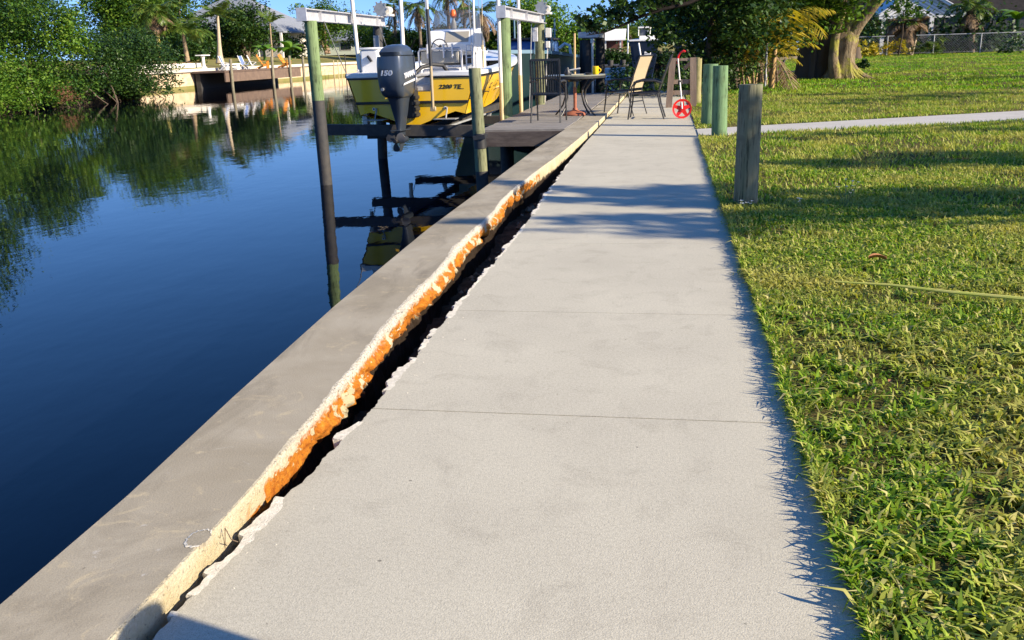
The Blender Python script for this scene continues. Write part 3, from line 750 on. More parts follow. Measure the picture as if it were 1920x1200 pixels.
LB = 6.7
def hb(t): return 1.17*(1+.06*math.sin(PI*min(1, t*1.6)))*(1-max(0, (t-.45)/.55)**2.3)**.75+.02
def cb(t): return .98*(1-max(0, (t-.25)/.75)**1.9)**.9+.01
def gz(t): return .925+.05*t+.30*t*t
def cz(t): return .20+.06*t+.42*t**2.2
def kz(t): return -.06+.75*max(0, (t-.62)/.38)**2.2
def station(t):
    y = LB*t; h, c = hb(t), min(cb(t), hb(t)); g, zc, k = gz(t)-.085, cz(t), kz(t)
    half = [(0,k), (c*.5, k+(zc-k)*.42), (c*.93, zc-.03), (c, zc-.02), (c+.02*(1-t), zc+.06), (c+(h-c)*.45, zc+(g-zc)*.42), (c+(h-c)*.8, zc+(g-zc)*.75), (h, g)]
    pts = [(x, y, z) for x, z in half[::-1]]+[(-x, y, z) for x, z in half[1:]]
    return pts
ts = [0,.06,.14,.24,.34,.44,.54,.64,.73,.81,.88,.94,.98,1.0]
mb = MB(); mb.loft([station(t_) for t_ in ts], cap=False, closed=False)
hull = obj('hull', mb, M_yel, boat, True, True)
# transom: upper yellow panel with the motor cut-out, step, lower panel
def trans(xl, xr, zt): return None
s0 = station(0)
mb = MB()
up_ = [(-1.165,.84),(-1.04,.42),(1.04,.42),(1.165,.84),(.42,.84),(.36,.58),(-.30,.58),(-.34,.84)]
mb.extrude([(x, -.012, z) for x, z in up_], (0,.05,0))
lo_ = [(-1.035,.37),(-.985,.185),(-.80,.23),(-.3,.06),(0,-.05),(.3,.06),(.80,.23),(.985,.185),(1.035,.37)]
mb.extrude([(x, .005, z) for x, z in lo_], (0,.04,0))
obj('transom', mb, M_yel, boat, local=True)
mb = MB(); mb.box((-1.05,-.035,.375), (1.05,.03,.418), .006); obj('rub_strip', mb, M_decal, boat, local=True)
for sx in (-.72, .62):
    mb = MB(); mb.tube([(sx,.012,.29), (sx,-.006,.29)], .028, 12); d = obj('drain', mb, M_white, boat, local=True)
    mb = MB(); mb.tube([(sx,.0,.29), (sx,-.010,.29)], .016, 10); obj('drain_hole', mb, M_decal, d, local=True)
mb = MB()
for sgn in (1, -1):
    secs = []
    for i in range(40):
        t_ = .985*i/39; h = hb(t_); z = gz(t_); q = [(sgn*(h-.01), LB*t_, z-.118), (sgn*(h+.018), LB*t_, z-.112), (sgn*(h+.018), LB*t_, z-.090), (sgn*(h-.01), LB*t_, z-.088)]; secs.append(q if sgn > 0 else q[::-1])
    mb.loft(secs)
mb.box((-1.18,-.03,.808), (-.35,.02,.834), .004); mb.box((.41,-.03,.808), (1.18,.02,.834), .004)
obj('rub_rail', mb, M_decal, boat, local=True)
for (x, y) in ((1.08,.35),(-1.08,.35),(1.10,3.6),(-1.10,3.6)):
    mb = MB(); z = gz(y/LB); mb.tube([(x,y-.10,z+.045),(x,y+.10,z+.045)], .014, 6); mb.box((x-.015,y-.05,z-.005), (x+.015,y-.02,z+.045)); mb.box((x-.015,y+.02,z-.005), (x+.015,y+.05,z+.045)); obj('cleat', mb, M_alu, boat, local=True)
for sx in (-.66, .66):
    mb = MB(); mb.box((sx-.2,-.26,.10), (sx+.2,.0,.115), .003); mb.tube([(sx,-.16,.115),(sx,-.02,.30)], .014, 6); obj('trim_tab', mb, M_galv, boat, local=True)
# white gunwale with inner side, cockpit sole, fore deck
mb = MB()
for s in (1, -1):
    secs = []
    for t_ in ts[:-1]+[.995]:
        h = hb(t_); y = LB*t_; z = gz(t_); inn = max(.0, h-.24)
        o_ = [(s*h, y, z-.09), (s*(h+.035), y, z-.075), (s*(h+.03), y, z-.012), (s*(h-.02), y, z), (s*inn, y, z), (s*inn, y, .5)]
        secs.append(o_ if s > 0 else o_[::-1])
    mb.loft(secs, closed=False, cap=False)
# transom top, left and right of the cut-out
mb.box((-1.19,-.05,.835), (-.34,.22,.925), .015); mb.box((.40,-.05,.835), (1.19,.22,.925), .015)
mb.box((-.38,.20,.5), (.44,.26,.90), .01)
obj('gunwale', mb, M_white, boat, True, True)
mb = MB(); mb.add([(x*.9*hb(t_), LB*t_, .55+.25*smooth(.6,.75,t_)) for t_ in ts for x in (-1, 1)], [(2*i, 2*i+1, 2*i+3, 2*i+2) for i in range(len(ts)-1)])
obj('cockpit_sole', mb, M_white, boat, local=True)
mb = MB(); f_ = [t_ for t_ in ts if t_ > .6]
mb.add([(x*(hb(t_)-.05), LB*t_, gz(t_)-.03) for t_ in f_ for x in (-1, 1)], [(2*i, 2*i+1, 2*i+3, 2*i+2) for i in range(len(f_)-1)])
obj('fore_deck', mb, M_white, boat, local=True)
# dark line and lettering along the starboard side
def side_pt(t_, u, off=.006):
    h, c = hb(t_), min(cb(t_), hb(t_)); g, zc = gz(t_)-.085, cz(t_)
    return Vector((c+.02*(1-t_)+(h-c-.02*(1-t_))*u+off, LB*t_, zc+.06+(g-zc-.06)*u))
mb = MB(); secs = []
for i in range(30):
    t_ = .0+.9*i/29; a, b = side_pt(t_, .30), side_pt(t_, .335); secs.append([a, b, b-Vector((.01,0,0)), a-Vector((.01,0,0))])
mb.loft(secs); obj('side_stripe', mb, M_decal, boat, local=True)
def stroke(mb, pts, w):
    P_ = [side_pt(t_, u, .008) for t_, u in pts]
    for a, b in zip(P_[:-1], P_[1:]): mb.bar(a, b, w, .006, up=(1,0,0))
mb = MB(); q = .16
for x0, poly in ((0, [(.03,.95),(-.03,.45),(.03,.42)]), (.04, [(.035,.66),(.0,.66),(-.004,.53),(.024,.53)]), (.04, [(.0,.78),(-.012,.40),(.02,.40)]), (.085, [(-.01,.42),(.018,.74),(.024,.42)]), (.085, [(.0,.55),(.024,.55)]), (.115, [(.0,.42),(.006,.70),(.03,.68),(.028,.57),(.006,.56),(.034,.42)]), (.115, [(.028,.82),(.075,.88)]), (.12, [(.0,.38),(.05,.40)])):
    stroke(mb, [(q+x0+a*.8, b) for a, b in poly], .035)
obj('side_lettering', mb, M_decal, boat, local=True)
def text(name, s, size, m, parent, mtx, ext=.002, shear=0, bold=0):
    cu = bpy.data.curves.new(name, 'FONT'); cu.body = s; cu.size = size; cu.extrude = ext; cu.align_x = 'CENTER'; cu.align_y = 'CENTER'; cu.shear = shear; cu.offset = bold
    o = bpy.data.objects.new(name, cu); COL.objects.link(o)
    me = bpy.data.meshes.new_from_object(o.evaluated_get(bpy.context.evaluated_depsgraph_get())); bpy.data.objects.remove(o)
    o = bpy.data.objects.new(name, me); COL.objects.link(o); me.materials.clear(); me.materials.append(m); o.parent = parent; o.matrix_local = mtx; return o
UPR = Matrix.Rotation(PI/2, 4, 'X')
text('model_lettering', '2200 TE', .095, M_decal, boat, Matrix.Translation((.72,-.016,.655)) @ UPR @ Matrix.Scale(1.25,4,(1,0,0)), .003, .25, .002)
mb = MB(); mb.box((.86,-.018,.615), (.98,-.013,.622)); obj('pin_stripe', mb, M_decal, boat, local=True)
# splash well between the transom halves: hoses and battery tray seen in the cut-out
mb = MB(); mb.tube(wob((.12,-.25,.86),(.62,.9,.78),5,0), .0001, 3) if False else None
mb.tube([(.10,-.20,.86), (.22,.02,1.0), (.36,.22,1.04), (.50,.40,1.02), (.58,.50,.88), (.60,.52,.7)], .035, 10)
mb.tube([(.05,-.2,.80), (.2,.05,.84), (.36,.22,.83)], .016, 8)
obj('rigging_hose', mb, M_rubber, boat, True, True)
mb = MB(); mb.box((.08,.05,.58), (.36,.18,.72), .015); mb.box((.12,.02,.60), (.2,.05,.66)); obj('splash_well', mb, M_grey2, boat, local=True)
# jack plate and bracket
mb = MB(); mb.box((-.22,-.30,.14), (.14,-.02,.60), .01)
for k in range(4): mb.box((.10+.02*(k % 2),-.34,.16+k*.1), (.17,-.05,.22+k*.1), .008)
obj('motor_bracket', mb, M_rubber, boat, local=True)
# outboard
eng = bpy.data.objects.new('outboard_motor', None); COL.objects.link(eng); eng.parent = boat; eng.location = (-.05,-.28,0); eng.rotation_euler = (0,0,math.radians(-9)); eng['label'] = 'dark grey outboard motor with its white number on the cowl'
def rrect(hw, y0, y1, z, e=.35, n=24, lean=0):
    cy_, hy = (y0+y1)/2, (y1-y0)/2; o_ = []
    for k in range(n):
        a = 2*PI*k/n; c, s_ = math.cos(a), math.sin(a)
        o_.append((hw*math.copysign(abs(c)**e, c), cy_+hy*math.copysign(abs(s_)**e, s_), z))
    return o_
mb = MB()
prof = [(.515,.165,-.44,.02),(.56,.20,-.50,.08),(.66,.232,-.55,.12),(.85,.247,-.575,.14),(1.05,.250,-.575,.14),(1.17,.244,-.565,.13),(1.20,.240,-.56,.13)]
mb.loft([rrect(hw, y0, y1, z, .42) for z, hw, y0, y1 in prof]); cowl = obj('cowl', mb, M_navy, eng, True, True)
mb = MB(); mb.loft([rrect(hw, y0, y1, z, .5) for z, hw, y0, y1 in [(1.195,.21,-.50,.10),(1.225,.21,-.50,.10)]]); obj('cowl_vent', mb, M_decal, cowl, local=True)
mb = MB(); mb.loft([rrect(hw, y0, y1, z, .55) for z, hw, y0, y1 in [(1.217,.236,-.50,.13),(1.27,.226,-.53,.12),(1.33,.195,-.47,.09),(1.375,.14,-.36,.03),(1.395,.06,-.24,-.05)]]); obj('cowl_top', mb, M_navy, cowl, True, True)
text('power_lettering', '150', .115, M_silver, cowl, Matrix.Translation((-.03,-.578,.925)) @ UPR @ Matrix.Scale(1.35,4,(1,0,0)), .004, .15, .004)
SIDE = Matrix.Translation((.252,-.22,.90)) @ Matrix.Rotation(PI/2,4,'Z') @ UPR
text('side_lettering', 'YAMAHA', .115, M_silver, cowl, SIDE @ Matrix.Rotation(math.radians(8),4,'Z'), .004, .2, .006)
mb = MB(); mb.extrude([(.2505,-.50,.72),(.2505,.06,.80),(.2505,.04,.84),(.2505,-.46,.755)], (.004,0,0)); obj('side_stripe', mb, M_silver, cowl, local=True)
mb = MB(); mb.tube([(-.12,-.545,.66), (-.12,-.57,.66)], .028, 14); obj('flush_port', mb, M_galv, cowl, True, True)
mb = MB(); mb.loft([rrect(hw, y0, y1, z, .5) for z, hw, y0, y1 in [(.53,.155,-.42,.02),(.42,.13,-.38,.0),(.25,.10,-.33,-.02),(.12,.075,-.30,-.05),(-.05,.045,-.30,-.06),(-.14,.035,-.30,-.07)]]); obj('leg', mb, M_navy2, eng, True, True)
mb = MB(); mb.box((-.10,-.42,-.055), (.10,.0,-.04), .004); obj('cavitation_plate', mb, M_navy2, eng, local=True)
mb = MB(); mb.tube([(0,.06,-.22),(0,.0,-.22),(0,-.2,-.22),(0,-.36,-.22)], [.012,.05,.062,.05], 14); mb.extrude([(-.006,-.26,-.26),(-.006,-.06,-.26),(-.006,-.22,-.42),(-.006,-.30,-.42)], (.012,0,0)); obj('gearcase', mb, M_navy2, eng, True, True)
mb = MB(); mb.tube([(0,-.34,-.22),(0,-.47,-.22)], [.05,.035], 14); ph = obj('propeller', mb, M_rubber, eng, True, True)
for k in range(3):
    a = 2*PI*k/3+.5; mb = MB(); u = Vector((math.cos(a),0,math.sin(a))); w = Vector((-math.sin(a),0,math.cos(a)))
    c = Vector((0,-.41,-.22)); pts = []
    for (rr, ww, tw_) in ((.04,.035,.03),(.10,.075,.035),(.15,.08,.03),(.185,.045,.015)):
        pts.append([c+u*rr-w*ww+Vector((0,tw_,0)), c+u*rr+Vector((0,.006,0)), c+u*rr+w*ww-Vector((0,tw_,0)), c+u*rr-Vector((0,.006,0))])
    mb.loft(pts); obj('blade', mb, mat('sunlit_prop_steel', (.42,.40,.38), .35, .6) if k == 0 else M_rubber, ph, True, True)  # one pale blade; its sunlit spot is put into the colour
# shallow-water anchor pole on the transom
mb = MB(); mb.tube([(.50,-.42,1.95), (.51,-.42,1.02)], .03, 10); ap = obj('anchor_pole', mb, M_black, boat, True, True)
mb = MB(); mb.tube([(.51,-.42,1.05), (.51,-.42,.30)], .026, 10); mb.box((.46,-.44,.26), (.56,-.38,.34), .01); obj('pole_sleeve', mb, mat('tan_fibreglass', (.36,.28,.16), .5), ap, True, True)
mb = MB(); mb.tube([(.50,-.42,1.95), (.495,-.42,2.9)], .022, 10); obj('pole_tip', mb, M_pvc, ap, True, True)
# seat box on the port quarter
mb = MB(); mb.box((-1.02,.30,.80), (-.68,1.25,1.33), .03); bx = obj('seat_box', mb, M_white, boat, True, True)
mb = MB(); mb.box((-1.04,.28,1.325), (-.66,1.27,1.365), .015); obj('lid', mb, M_white, bx, True, True)
mb = MB(); mb.bar((-.87,.285,1.22), (-.80,.27,1.12), .05, .03); obj('latch', mb, M_decal, bx, local=True)
# leaning post with back rest and rod holders
mb = MB()
for x in (-.24, .60): mb.tube([(x,1.45,.55), (x,1.42,1.26), (x+(.05 if x < 0 else -.05),1.42,1.32)], .022, 8)
mb.tube([(-.22,1.42,1.31), (.58,1.42,1.31)], .025, 8); mb.tube([(-.24,1.44,.98), (.60,1.44,.98)], .018, 8)
lp = obj('leaning_post', mb, M_alu, boat, True, True)
mb = MB(); mb.box((-.20,1.40,1.04), (.56,1.46,1.27), .02); obj('back_rest', mb, M_grey, lp, True, True)
mb = MB(); mb.box((-.20,1.46,.60), (.56,1.98,.95), .03); obj('cooler', mb, M_grey2, lp, True, True)
for x in (-.05,.27,.44):
    mb = MB(); mb.tube([(x,1.37,1.14), (x,1.37,1.40)], .02, 8); obj('rod_holder', mb, M_alu, lp, True, True)
# console
mb = MB()
sec = [(2.35,.55),(2.35,1.20),(2.20,1.26),(2.18,1.40),(2.34,1.66),(2.75,1.70),(3.10,1.45),(3.20,.55)]
mb.extrude([(-.28,y,z) for y, z in sec], (.98,0,0)); co_ = obj('console', mb, M_white, boat, local=True, bevel=.02)
mb = MB(); mb.extrude([(.08,2.205,1.43),(.56,2.205,1.43),(.56,2.325,1.63),(.08,2.325,1.63)], (0,-.012,.007)); obj('helm_panel', mb, mat('helm_panel', (.33,.30,.24), .5), co_, local=True)
mb = MB(); mb.box((-.16,2.33,1.0), (.58,2.352,1.18), .004); obj('dash_recess', mb, M_decal, co_, local=True)
mb = MB(); mb.tube([(.0,2.16,1.38),(.0,2.10,1.36)], .02, 8)
for k in range(16):
    a, b = 2*PI*k/16, 2*PI*(k+1)/16; mb.tube([(.0+.16*math.cos(a),2.08,1.34+.16*math.sin(a)), (.0+.16*math.cos(b),2.08,1.34+.16*math.sin(b))], .012, 6)
for k in range(3):
    a = 2*PI*k/3+.4; mb.bar((0,2.09,1.345), (.16*math.cos(a),2.08,1.34+.16*math.sin(a)), .014)
obj('steering_wheel', mb, M_black, co_, True, True)
t = NT('smoked_acrylic'); t.set((.10,.10,.10), .12, spec=.5); tr = t.n('ShaderNodeBsdfTransparent'); tr.inputs[0].default_value = (.75,.75,.75,1); mx = t.n('ShaderNodeMixShader'); mx.inputs[0].default_value = .55
t.L(t.b.outputs[0], mx.inputs[1]); t.L(tr.outputs[0], mx.inputs[2]); t.L(mx.outputs[0], t.o.inputs[0]); M_smoke = t.m
mb = MB(); mb.add([(-.24,2.45,1.69),(.66,2.45,1.69),(.62,2.62,2.06),(-.20,2.62,2.06)], [(0,1,2,3)]); mb.add([(.66,2.45,1.69),(.66,3.0,1.55),(.62,2.95,1.98),(.62,2.62,2.06)], [(0,1,2,3)]); mb.add([(-.24,2.45,1.69),(-.24,3.0,1.55),(-.20,2.95,1.98),(-.20,2.62,2.06)], [(0,1,2,3)])
obj('windscreen', mb, M_smoke, co_, local=True)
mb = MB(); mb.tube([(.68,2.0,.9),(.70,2.15,1.5),(.70,2.2,2.9)], .022, 8); mb.tube([(-.30,2.3,1.2),(-.30,2.3,2.9)], .018, 8); obj('antenna', mb, M_pvc, boat, True, True)
for (x, y, dx) in ((.84,1.3,-.03), (.92,1.9,.02), (.80,2.4,-.06)):
    mb = MB(); mb.tube([(x,y,.9),(x,y,1.25)], .018, 6); mb.tube([(x,y,1.25),(x+dx,y-.02,2.5)], [.009,.004], 5); mb.box((x-.02,y-.06,1.28), (x+.02,y-.01,1.36), .006); obj('fishing_rod', mb, M_pvcold if dx > 0 else M_galv, boat, local=True)
mb = MB()
for x in (.80,.92): mb.tube([(x,1.0,.92),(x,1.0,1.36)], .014, 6)
for z in (1.02,1.14,1.26,1.36): mb.tube([(.80,1.0,z),(.92,1.0,z)], .010, 6)
obj('rod_rack', mb, M_alu, boat, local=True)
# marker float on the console
fp = BP+Vector((.24,2.62,1.70)); fl = thing('marker_float', 'small white bottle shaped float with a bright orange cap on the boat console', 'float', fp)
mb = MB(); mb.lathe([(.05,0),(.055,.02),(.055,.1),(.03,.17),(.022,.2)], fp, 14); obj('body', mb, M_white, fl, True)
mb = MB(); mb.lathe([(.02,.2),(.06,.23),(.07,.28),(.05,.34),(.02,.37)], fp, 14); obj('cap', mb, mat('orange_plastic', (.75,.13,.02), .5), fl, True)

# --- patio furniture on the dock and the walk
DZ = .062
ub = Vector((-1.68, 17.07, DZ))
tb = thing('patio_table', 'round metal patio table with curved legs on the dock', 'table', ub)
M_glass = mat('dusty_glass', (.20,.215,.17), .25, col2=(.26,.25,.19), vs=4)
mb = MB(); mb.lathe([(.52,.695),(.555,.70),(.56,.712),(.55,.722),(.08,.724),(.06,.722)], ub, 40); obj('tabletop', mb, M_glass, tb, True)
mb = MB(); mb.lathe([(.545,.66),(.565,.66),(.568,.70),(.54,.70)], ub, 40); mb.lathe([(.10,.60),(.12,.60),(.12,.66),(.10,.66)], ub, 20)
for k in range(4):
    a = PI/4+k*PI/2+.25; u = Vector((math.cos(a), math.sin(a), 0)); mb.tube([ub+u*.11+Vector((0,0,.63)), ub+u*.55+Vector((0,0,.68))], .012, 6)
obj('rim', mb, M_black, tb, True)
for k in range(4):
    a = PI/4+k*PI/2+.25; u = Vector((math.cos(a), math.sin(a), 0))
    mb = MB(); mb.tube([ub+u*r+Vector((0,0,z)) for r, z in ((.48,.68),(.36,.60),(.24,.46),(.22,.33),(.28,.18),(.38,.06),(.45,.0))], .016, 8); obj('leg', mb, M_black, tb, True)
us = thing('umbrella_stand', 'pale wooden umbrella pole standing in a round rust coloured base', 'umbrella stand', ub)
M_terra = mat('rust_red_paint', (.36,.12,.06), .7, col2=(.28,.09,.05), vs=15); M_wood = mat('pale_pole', (.52,.36,.16), .55, col2=(.44,.29,.12), vs=6, stretch=(1,1,.1))
mb = MB(); mb.lathe([(.21,0),(.215,.02),(.19,.05),(.10,.075),(.05,.10),(.045,.13)], ub, 28); obj('base', mb, M_terra, us, True)
mb = MB(); mb.tube([ub+Vector((0,0,.1)), ub+Vector((0,0,.5))], .03, 12); obj('tube', mb, M_terra, us, True)
mb = MB(); mb.tube([ub+Vector((0,0,.4)), ub+Vector((.0,0,1.44))], .020, 12); obj('pole', mb, M_wood, us, True)
mb = MB(); mb.tube([ub+Vector((-.1,-.02,.80)), ub+Vector((.10,-.04,.83))], .014, 8); obj('cleat', mb, M_pvc, us, True)
M_mug = mat('yellow_glaze', (.72,.48,.01), .3)
mp = Vector((-1.29, 16.9, DZ+.722)); mg = thing('mug', 'bright yellow mug on the right side of the patio table', 'mug', mp)
mb = MB(); mb.lathe([(.05,0),(.056,.01),(.056,.14),(.050,.142),(.049,.03),(.0,.028)], mp, 20); obj('body', mb, M_mug, mg, True)
mb = MB(); mb.tube([mp+Vector((.05+.045*math.sin(PI*k/8), 0, .115-.09*k/8)) for k in range(9)], .010, 8); obj('handle', mb, M_mug, mg, True)
mb = MB(); p = Vector((-1.40, 16.72, DZ+.7245)); mb.lathe([(.055,0),(.07,.03),(.06,.034),(.045,.012)], p, 20); tag(obj('ashtray', mb, M_black, smooth=True), 'small black ashtray lying on the table near the yellow mug', 'ashtray')
mb = MB(); p = Vector((-1.80, 16.95, DZ+.7245)); mb.lathe([(.05,0),(.055,.05),(.03,.09),(.02,.13)], p, 14); mb.box((p.x-.06,p.y-.03,p.z), (p.x+.07,p.y+.04,p.z+.05), .012); tag(obj('black_pouch', mb, M_black, smooth=True), 'small black lamp on the table left of the umbrella pole', 'pouch')  # a small black pouch, built from a bottle shape and a box
mb = MB(); p = Vector((-1.58, 16.75, DZ+.7245)); mb.box((p.x-.14,p.y-.1,p.z), (p.x+.10,p.y+.09,p.z+.012), .004, .2); tag(obj('folded_cloth', mb, mat('tan_cloth', (.42,.38,.26), .9)), 'flat tan cloth folded on the patio table', 'cloth')

def slat_chair(p, rz, label):
    """black metal chair, facing local +y, upright slatted back"""
    r = thing('slat_chair', label, 'chair', p, rz=rz)
    mb = MB()
    for i in range(11): x = -.205+.41*i/10; mb.bar((x,-.24,.47), (x,-.30,1.0), .022, .008, up=(0,1,0))
    mb.bar((-.235,-.305,1.01), (.235,-.305,1.01), .03, .035); mb.bar((-.235,-.24,.48), (.235,-.24,.48), .025); mb.bar((-.235,-.27,.72), (.235,-.27,.72), .02); obj('backrest', mb, M_black, r, local=True)
    for s in (-1, 1):
        mb = MB(); mb.bar((s*.24,-.24,.45), (s*.24,-.305,1.02), .028); mb.tube([(s*.24,-.24,.46), (s*.245,-.27,.2), (s*.25,-.31,0)], .014, 6); obj('rear_leg', mb, M_black, r, local=True)
        mb = MB(); mb.tube([(s*.25,.26,0), (s*.25,.23,.3), (s*.25,.22,.62)], .014, 6); obj('front_leg', mb, M_black, r, local=True)
        mb = MB(); mb.tube([(s*.25,-.27,.66), (s*.26,.0,.67), (s*.255,.2,.65), (s*.25,.24,.61)], .017, 6); obj('armrest', mb, M_black, r, local=True)
    mb = MB(); mb.box((-.24,-.24,.44), (.24,.24,.462), .006); obj('seat', mb, M_black, r, local=True)
    return r
slat_chair((-1.98,15.62,DZ), math.radians(-4), 'black slatted metal chair seen from behind on the dock')
mb = MB(); c = Vector((-2.12,17.5,DZ))
M_sling = mat('tan_sling', (.42,.34,.21), .8, col2=(.36,.29,.18), vs=30, stretch=(1,1,6))
def sling_chair(p, rz, label, m):
    r = thing('sling_chair', label, 'chair', p, 'sling chairs beside the table', rz)
    secs = []
    for y, z in ((-.42,1.06),(-.34,.86),(-.265,.64),(-.22,.50)): secs.append([(-.255,y,z), (.255,y,z), (.255,y-.008,z-.004), (-.255,y-.008,z-.004)])
    mb = MB(); mb.loft(secs); obj('backrest', mb, m, r, local=True)
    secs = []
    for y, z in ((-.21,.44),(.0,.41),(.2,.44),(.27,.43)): secs.append([(-.255,y,z), (.255,y,z), (.255,y,z-.012), (-.255,y,z-.012)])
    mb = MB(); mb.loft(secs); obj('seat', mb, m, r, local=True)
    for s in (-1, 1):
        mb = MB(); mb.tube([(s*.27,-.43,1.08), (s*.27,-.265,.64), (s*.27,-.21,.46), (s*.27,.27,.44)], .014, 8); obj('side_rail', mb, M_black, r, True, True)
        mb = MB(); mb.tube([(s*.285,.31,0), (s*.285,.27,.3), (s*.285,.25,.56), (s*.285,.20,.64)], .014, 8); obj('front_leg', mb, M_black, r, True, True)
        mb = MB(); mb.tube([(s*.285,-.32,0), (s*.285,-.24,.25), (s*.285,-.20,.45)], .014, 8); obj('rear_leg', mb, M_black, r, True, True)
        mb = MB(); mb.tube([(s*.285,.22,.63), (s*.285,.08,.665), (s*.285,-.15,.66), (s*.28,-.27,.62)], .02, 8); obj('armrest', mb, M_black, r, True, True)
    for y, z in ((-.43,1.08), (.27,.43), (-.24,.25)):
        mb = MB(); mb.tube([(-.275,y,z), (.275,y,z)], .012, 8); obj('cross_rail', mb, M_black, r, True, True)
    return r
sling_chair((-.80,17.9,.0), math.radians(66), 'sling chair with tan fabric back turned towards the table', M_sling)
sling_chair((-.37,16.85,.0), math.radians(88), 'dark sling chair seen edge on nearest the red measuring wheel', M_black)

# --- measuring wheel
wc = Vector((.25,16.65,.168)); mw = thing('measuring_wheel', 'red measuring wheel with a white pole and curved red handle leaning on the wooden rack', 'measuring wheel', (.25,16.65,0))
M_red = mat('red_plastic', (.62,.015,.012), .35)
mb = MB(); n = 32
ring = []
for k in range(n+1):
    a = 2*PI*k/n; u = Vector((math.cos(a),.12*math.cos(a),math.sin(a))); ring.append([wc+u*.160+Vector((0,-.018,0)), wc+u*.168+Vector((0,-.018,0)), wc+u*.168+Vector((0,.018,0)), wc+u*.160+Vector((0,.018,0)), wc+u*.132+Vector((0,.005,0)), wc+u*.132+Vector((0,-.005,0))])
mb.loft(ring, cap=False); wr = obj('rim', mb, M_red, mw, True)
mb = MB()
for k in range(5):
    a = 2*PI*k/5+PI/2; u = Vector((math.cos(a),.12*math.cos(a),math.sin(a))); w = Vector((-math.sin(a),0,math.cos(a)))
    mb.extrude([wc+u*.02-w*.042-Vector((0,.008,0)), wc+u*.02+w*.042-Vector((0,.008,0)), wc+u*.148+w*.024-Vector((0,.008,0)), wc+u*.148-w*.024-Vector((0,.008,0))], (0,.016,0))
mb.tube([wc-Vector((0,.03,0)), wc+Vector((0,.03,0))], .035, 16); obj('spokes', mb, M_red, wr)
hp = Vector((.165,17.3,1.02)); pm = wc.lerp(hp, .5)
mb = MB(); mb.tube([wc-Vector((0,.035,0)), wc+Vector((-.005,-.03,.08)), hp], .013, 10); obj('pole', mb, M_pvc, mw, True)
mb = MB(); mb.box((pm.x-.035,pm.y-.05,pm.z-.03), (pm.x+.035,pm.y+.02,pm.z+.05), .012); obj('counter', mb, M_rubber, mw, True)
mb = MB(); mb.tube([hp-Vector((0,.01,.10)), hp, hp+Vector((.012,0,.05)), hp+Vector((.05,-.01,.10)), hp+Vector((.10,-.02,.12)), hp+Vector((.135,-.02,.105))], [.02,.021,.02,.02,.022,.018], 10); obj('handle', mb, M_red, mw, True)

# --- wooden rack and the row of posts beside the lawn
M_rack = mat('grey_lumber', (.27,.20,.15), .9, col2=(.18,.13,.10), vs=4, stretch=(3,3,.4), bump=.4, bs=30, spec=.2)
rk = thing('wooden_rack', 'weathered wooden rack with two uprights and three rails beside the walk', 'rack', (.28,19.8,0))
for (xa, xb) in ((.02,.09), (.53,.50)):
    mb = MB(); mb.bar((xa,19.8,0), (xb,19.8,1.0), .13, .05, up=(0,1,0)); obj('upright', mb, M_rack, rk)
for (z, h, yo) in ((.965,.05,-.03), (.52,.09,.0), (.30,.09,.0)):
    mb = MB(); mb.bar((.06,19.84+yo,z), (.53,19.84+yo,z), .035, h); obj('rail', mb, M_rack, rk)
mb = MB(); mb.bar((.46,19.86,.90), (.33,20.0,.78), .04, .07); obj('brace', mb, M_rack, rk)
def lawn_post(px, py, tx, ty, Y, r, m, label, seed, rough=0):
    b = PZ(px, py, 0.0); b = Vector((b.x, Y, -.05)); t_ = PY(tx, ty, Y)
    p = thing('wooden_post', label, 'post', (b.x, Y, 0), 'green wooden posts')
    g = random.Random(seed); n = 22; secs = []
    for k in range(9):
        q = b.lerp(t_, k/8); rr = r*(1.03-.05*k/8); sec = []
        for j in range(n):
            a = 2*PI*j/n; f = 1+.006*math.sin(3*a+seed)+.006*math.sin(7*a+k*.2+seed)
            sec.append(q+Vector((math.cos(a)*rr*f, math.sin(a)*rr*f, (g.uniform(-rough,rough) if k == 8 else 0))))
        secs.append(sec)
    mb = MB(); mb.loft(secs, cap=False); mb.add(secs[-1], [tuple(range(n))]); obj('shaft', mb, m, p, True)
    return p
lawn_post(1397, 388, 1408, 158, 7.2, .089, M_brownp, 'thickest looking shaded green post nearest the camera on the lawn edge', 1)
lawn_post(1346, 252, 1351, 123, 13.1, .104, M_teal, 'bright green round post standing at the corner where the side path begins', 2)
lawn_post(1328, 236, 1333, 120, 14.94, .115, M_teal, 'blue green post just across the side path behind the corner post', 3)
lawn_post(1307, 196, 1309, 109, 20.9, .085, M_ylog, 'thin yellowish post with a ragged top next to the wooden rack', 4, .025)
b = PZ(1434, 163, .02); fp_ = thing('steel_post', 'thin galvanised steel post behind the nearest thick post', 'post', b)
mb = MB(); mb.tube([b, b+Vector((.0,0,1.18))], .035, 10); obj('shaft', mb, M_galv, fp_, True)
mb = MB(); mb.lathe([(.045,0),(.045,.06),(.02,.08)], b+Vector((0,0,1.16)), 10); mb.lathe([(.05,.2),(.055,.3),(.05,.36)], b, 10); obj('fitting', mb, M_galv, fp_, True)
# a post of the same row, just outside the right edge of the photo; its shadow falls on the walk
p = thing('wooden_post', 'green post of the lawn row closest to the walk\'s near end', 'post', (.70,1.0,0), 'green wooden posts')
mb = MB(); mb.tube([(.70,1.0,-.05), (.69,1.0,.94)], [.092,.088], 22); obj('shaft', mb, M_green2, p, True)
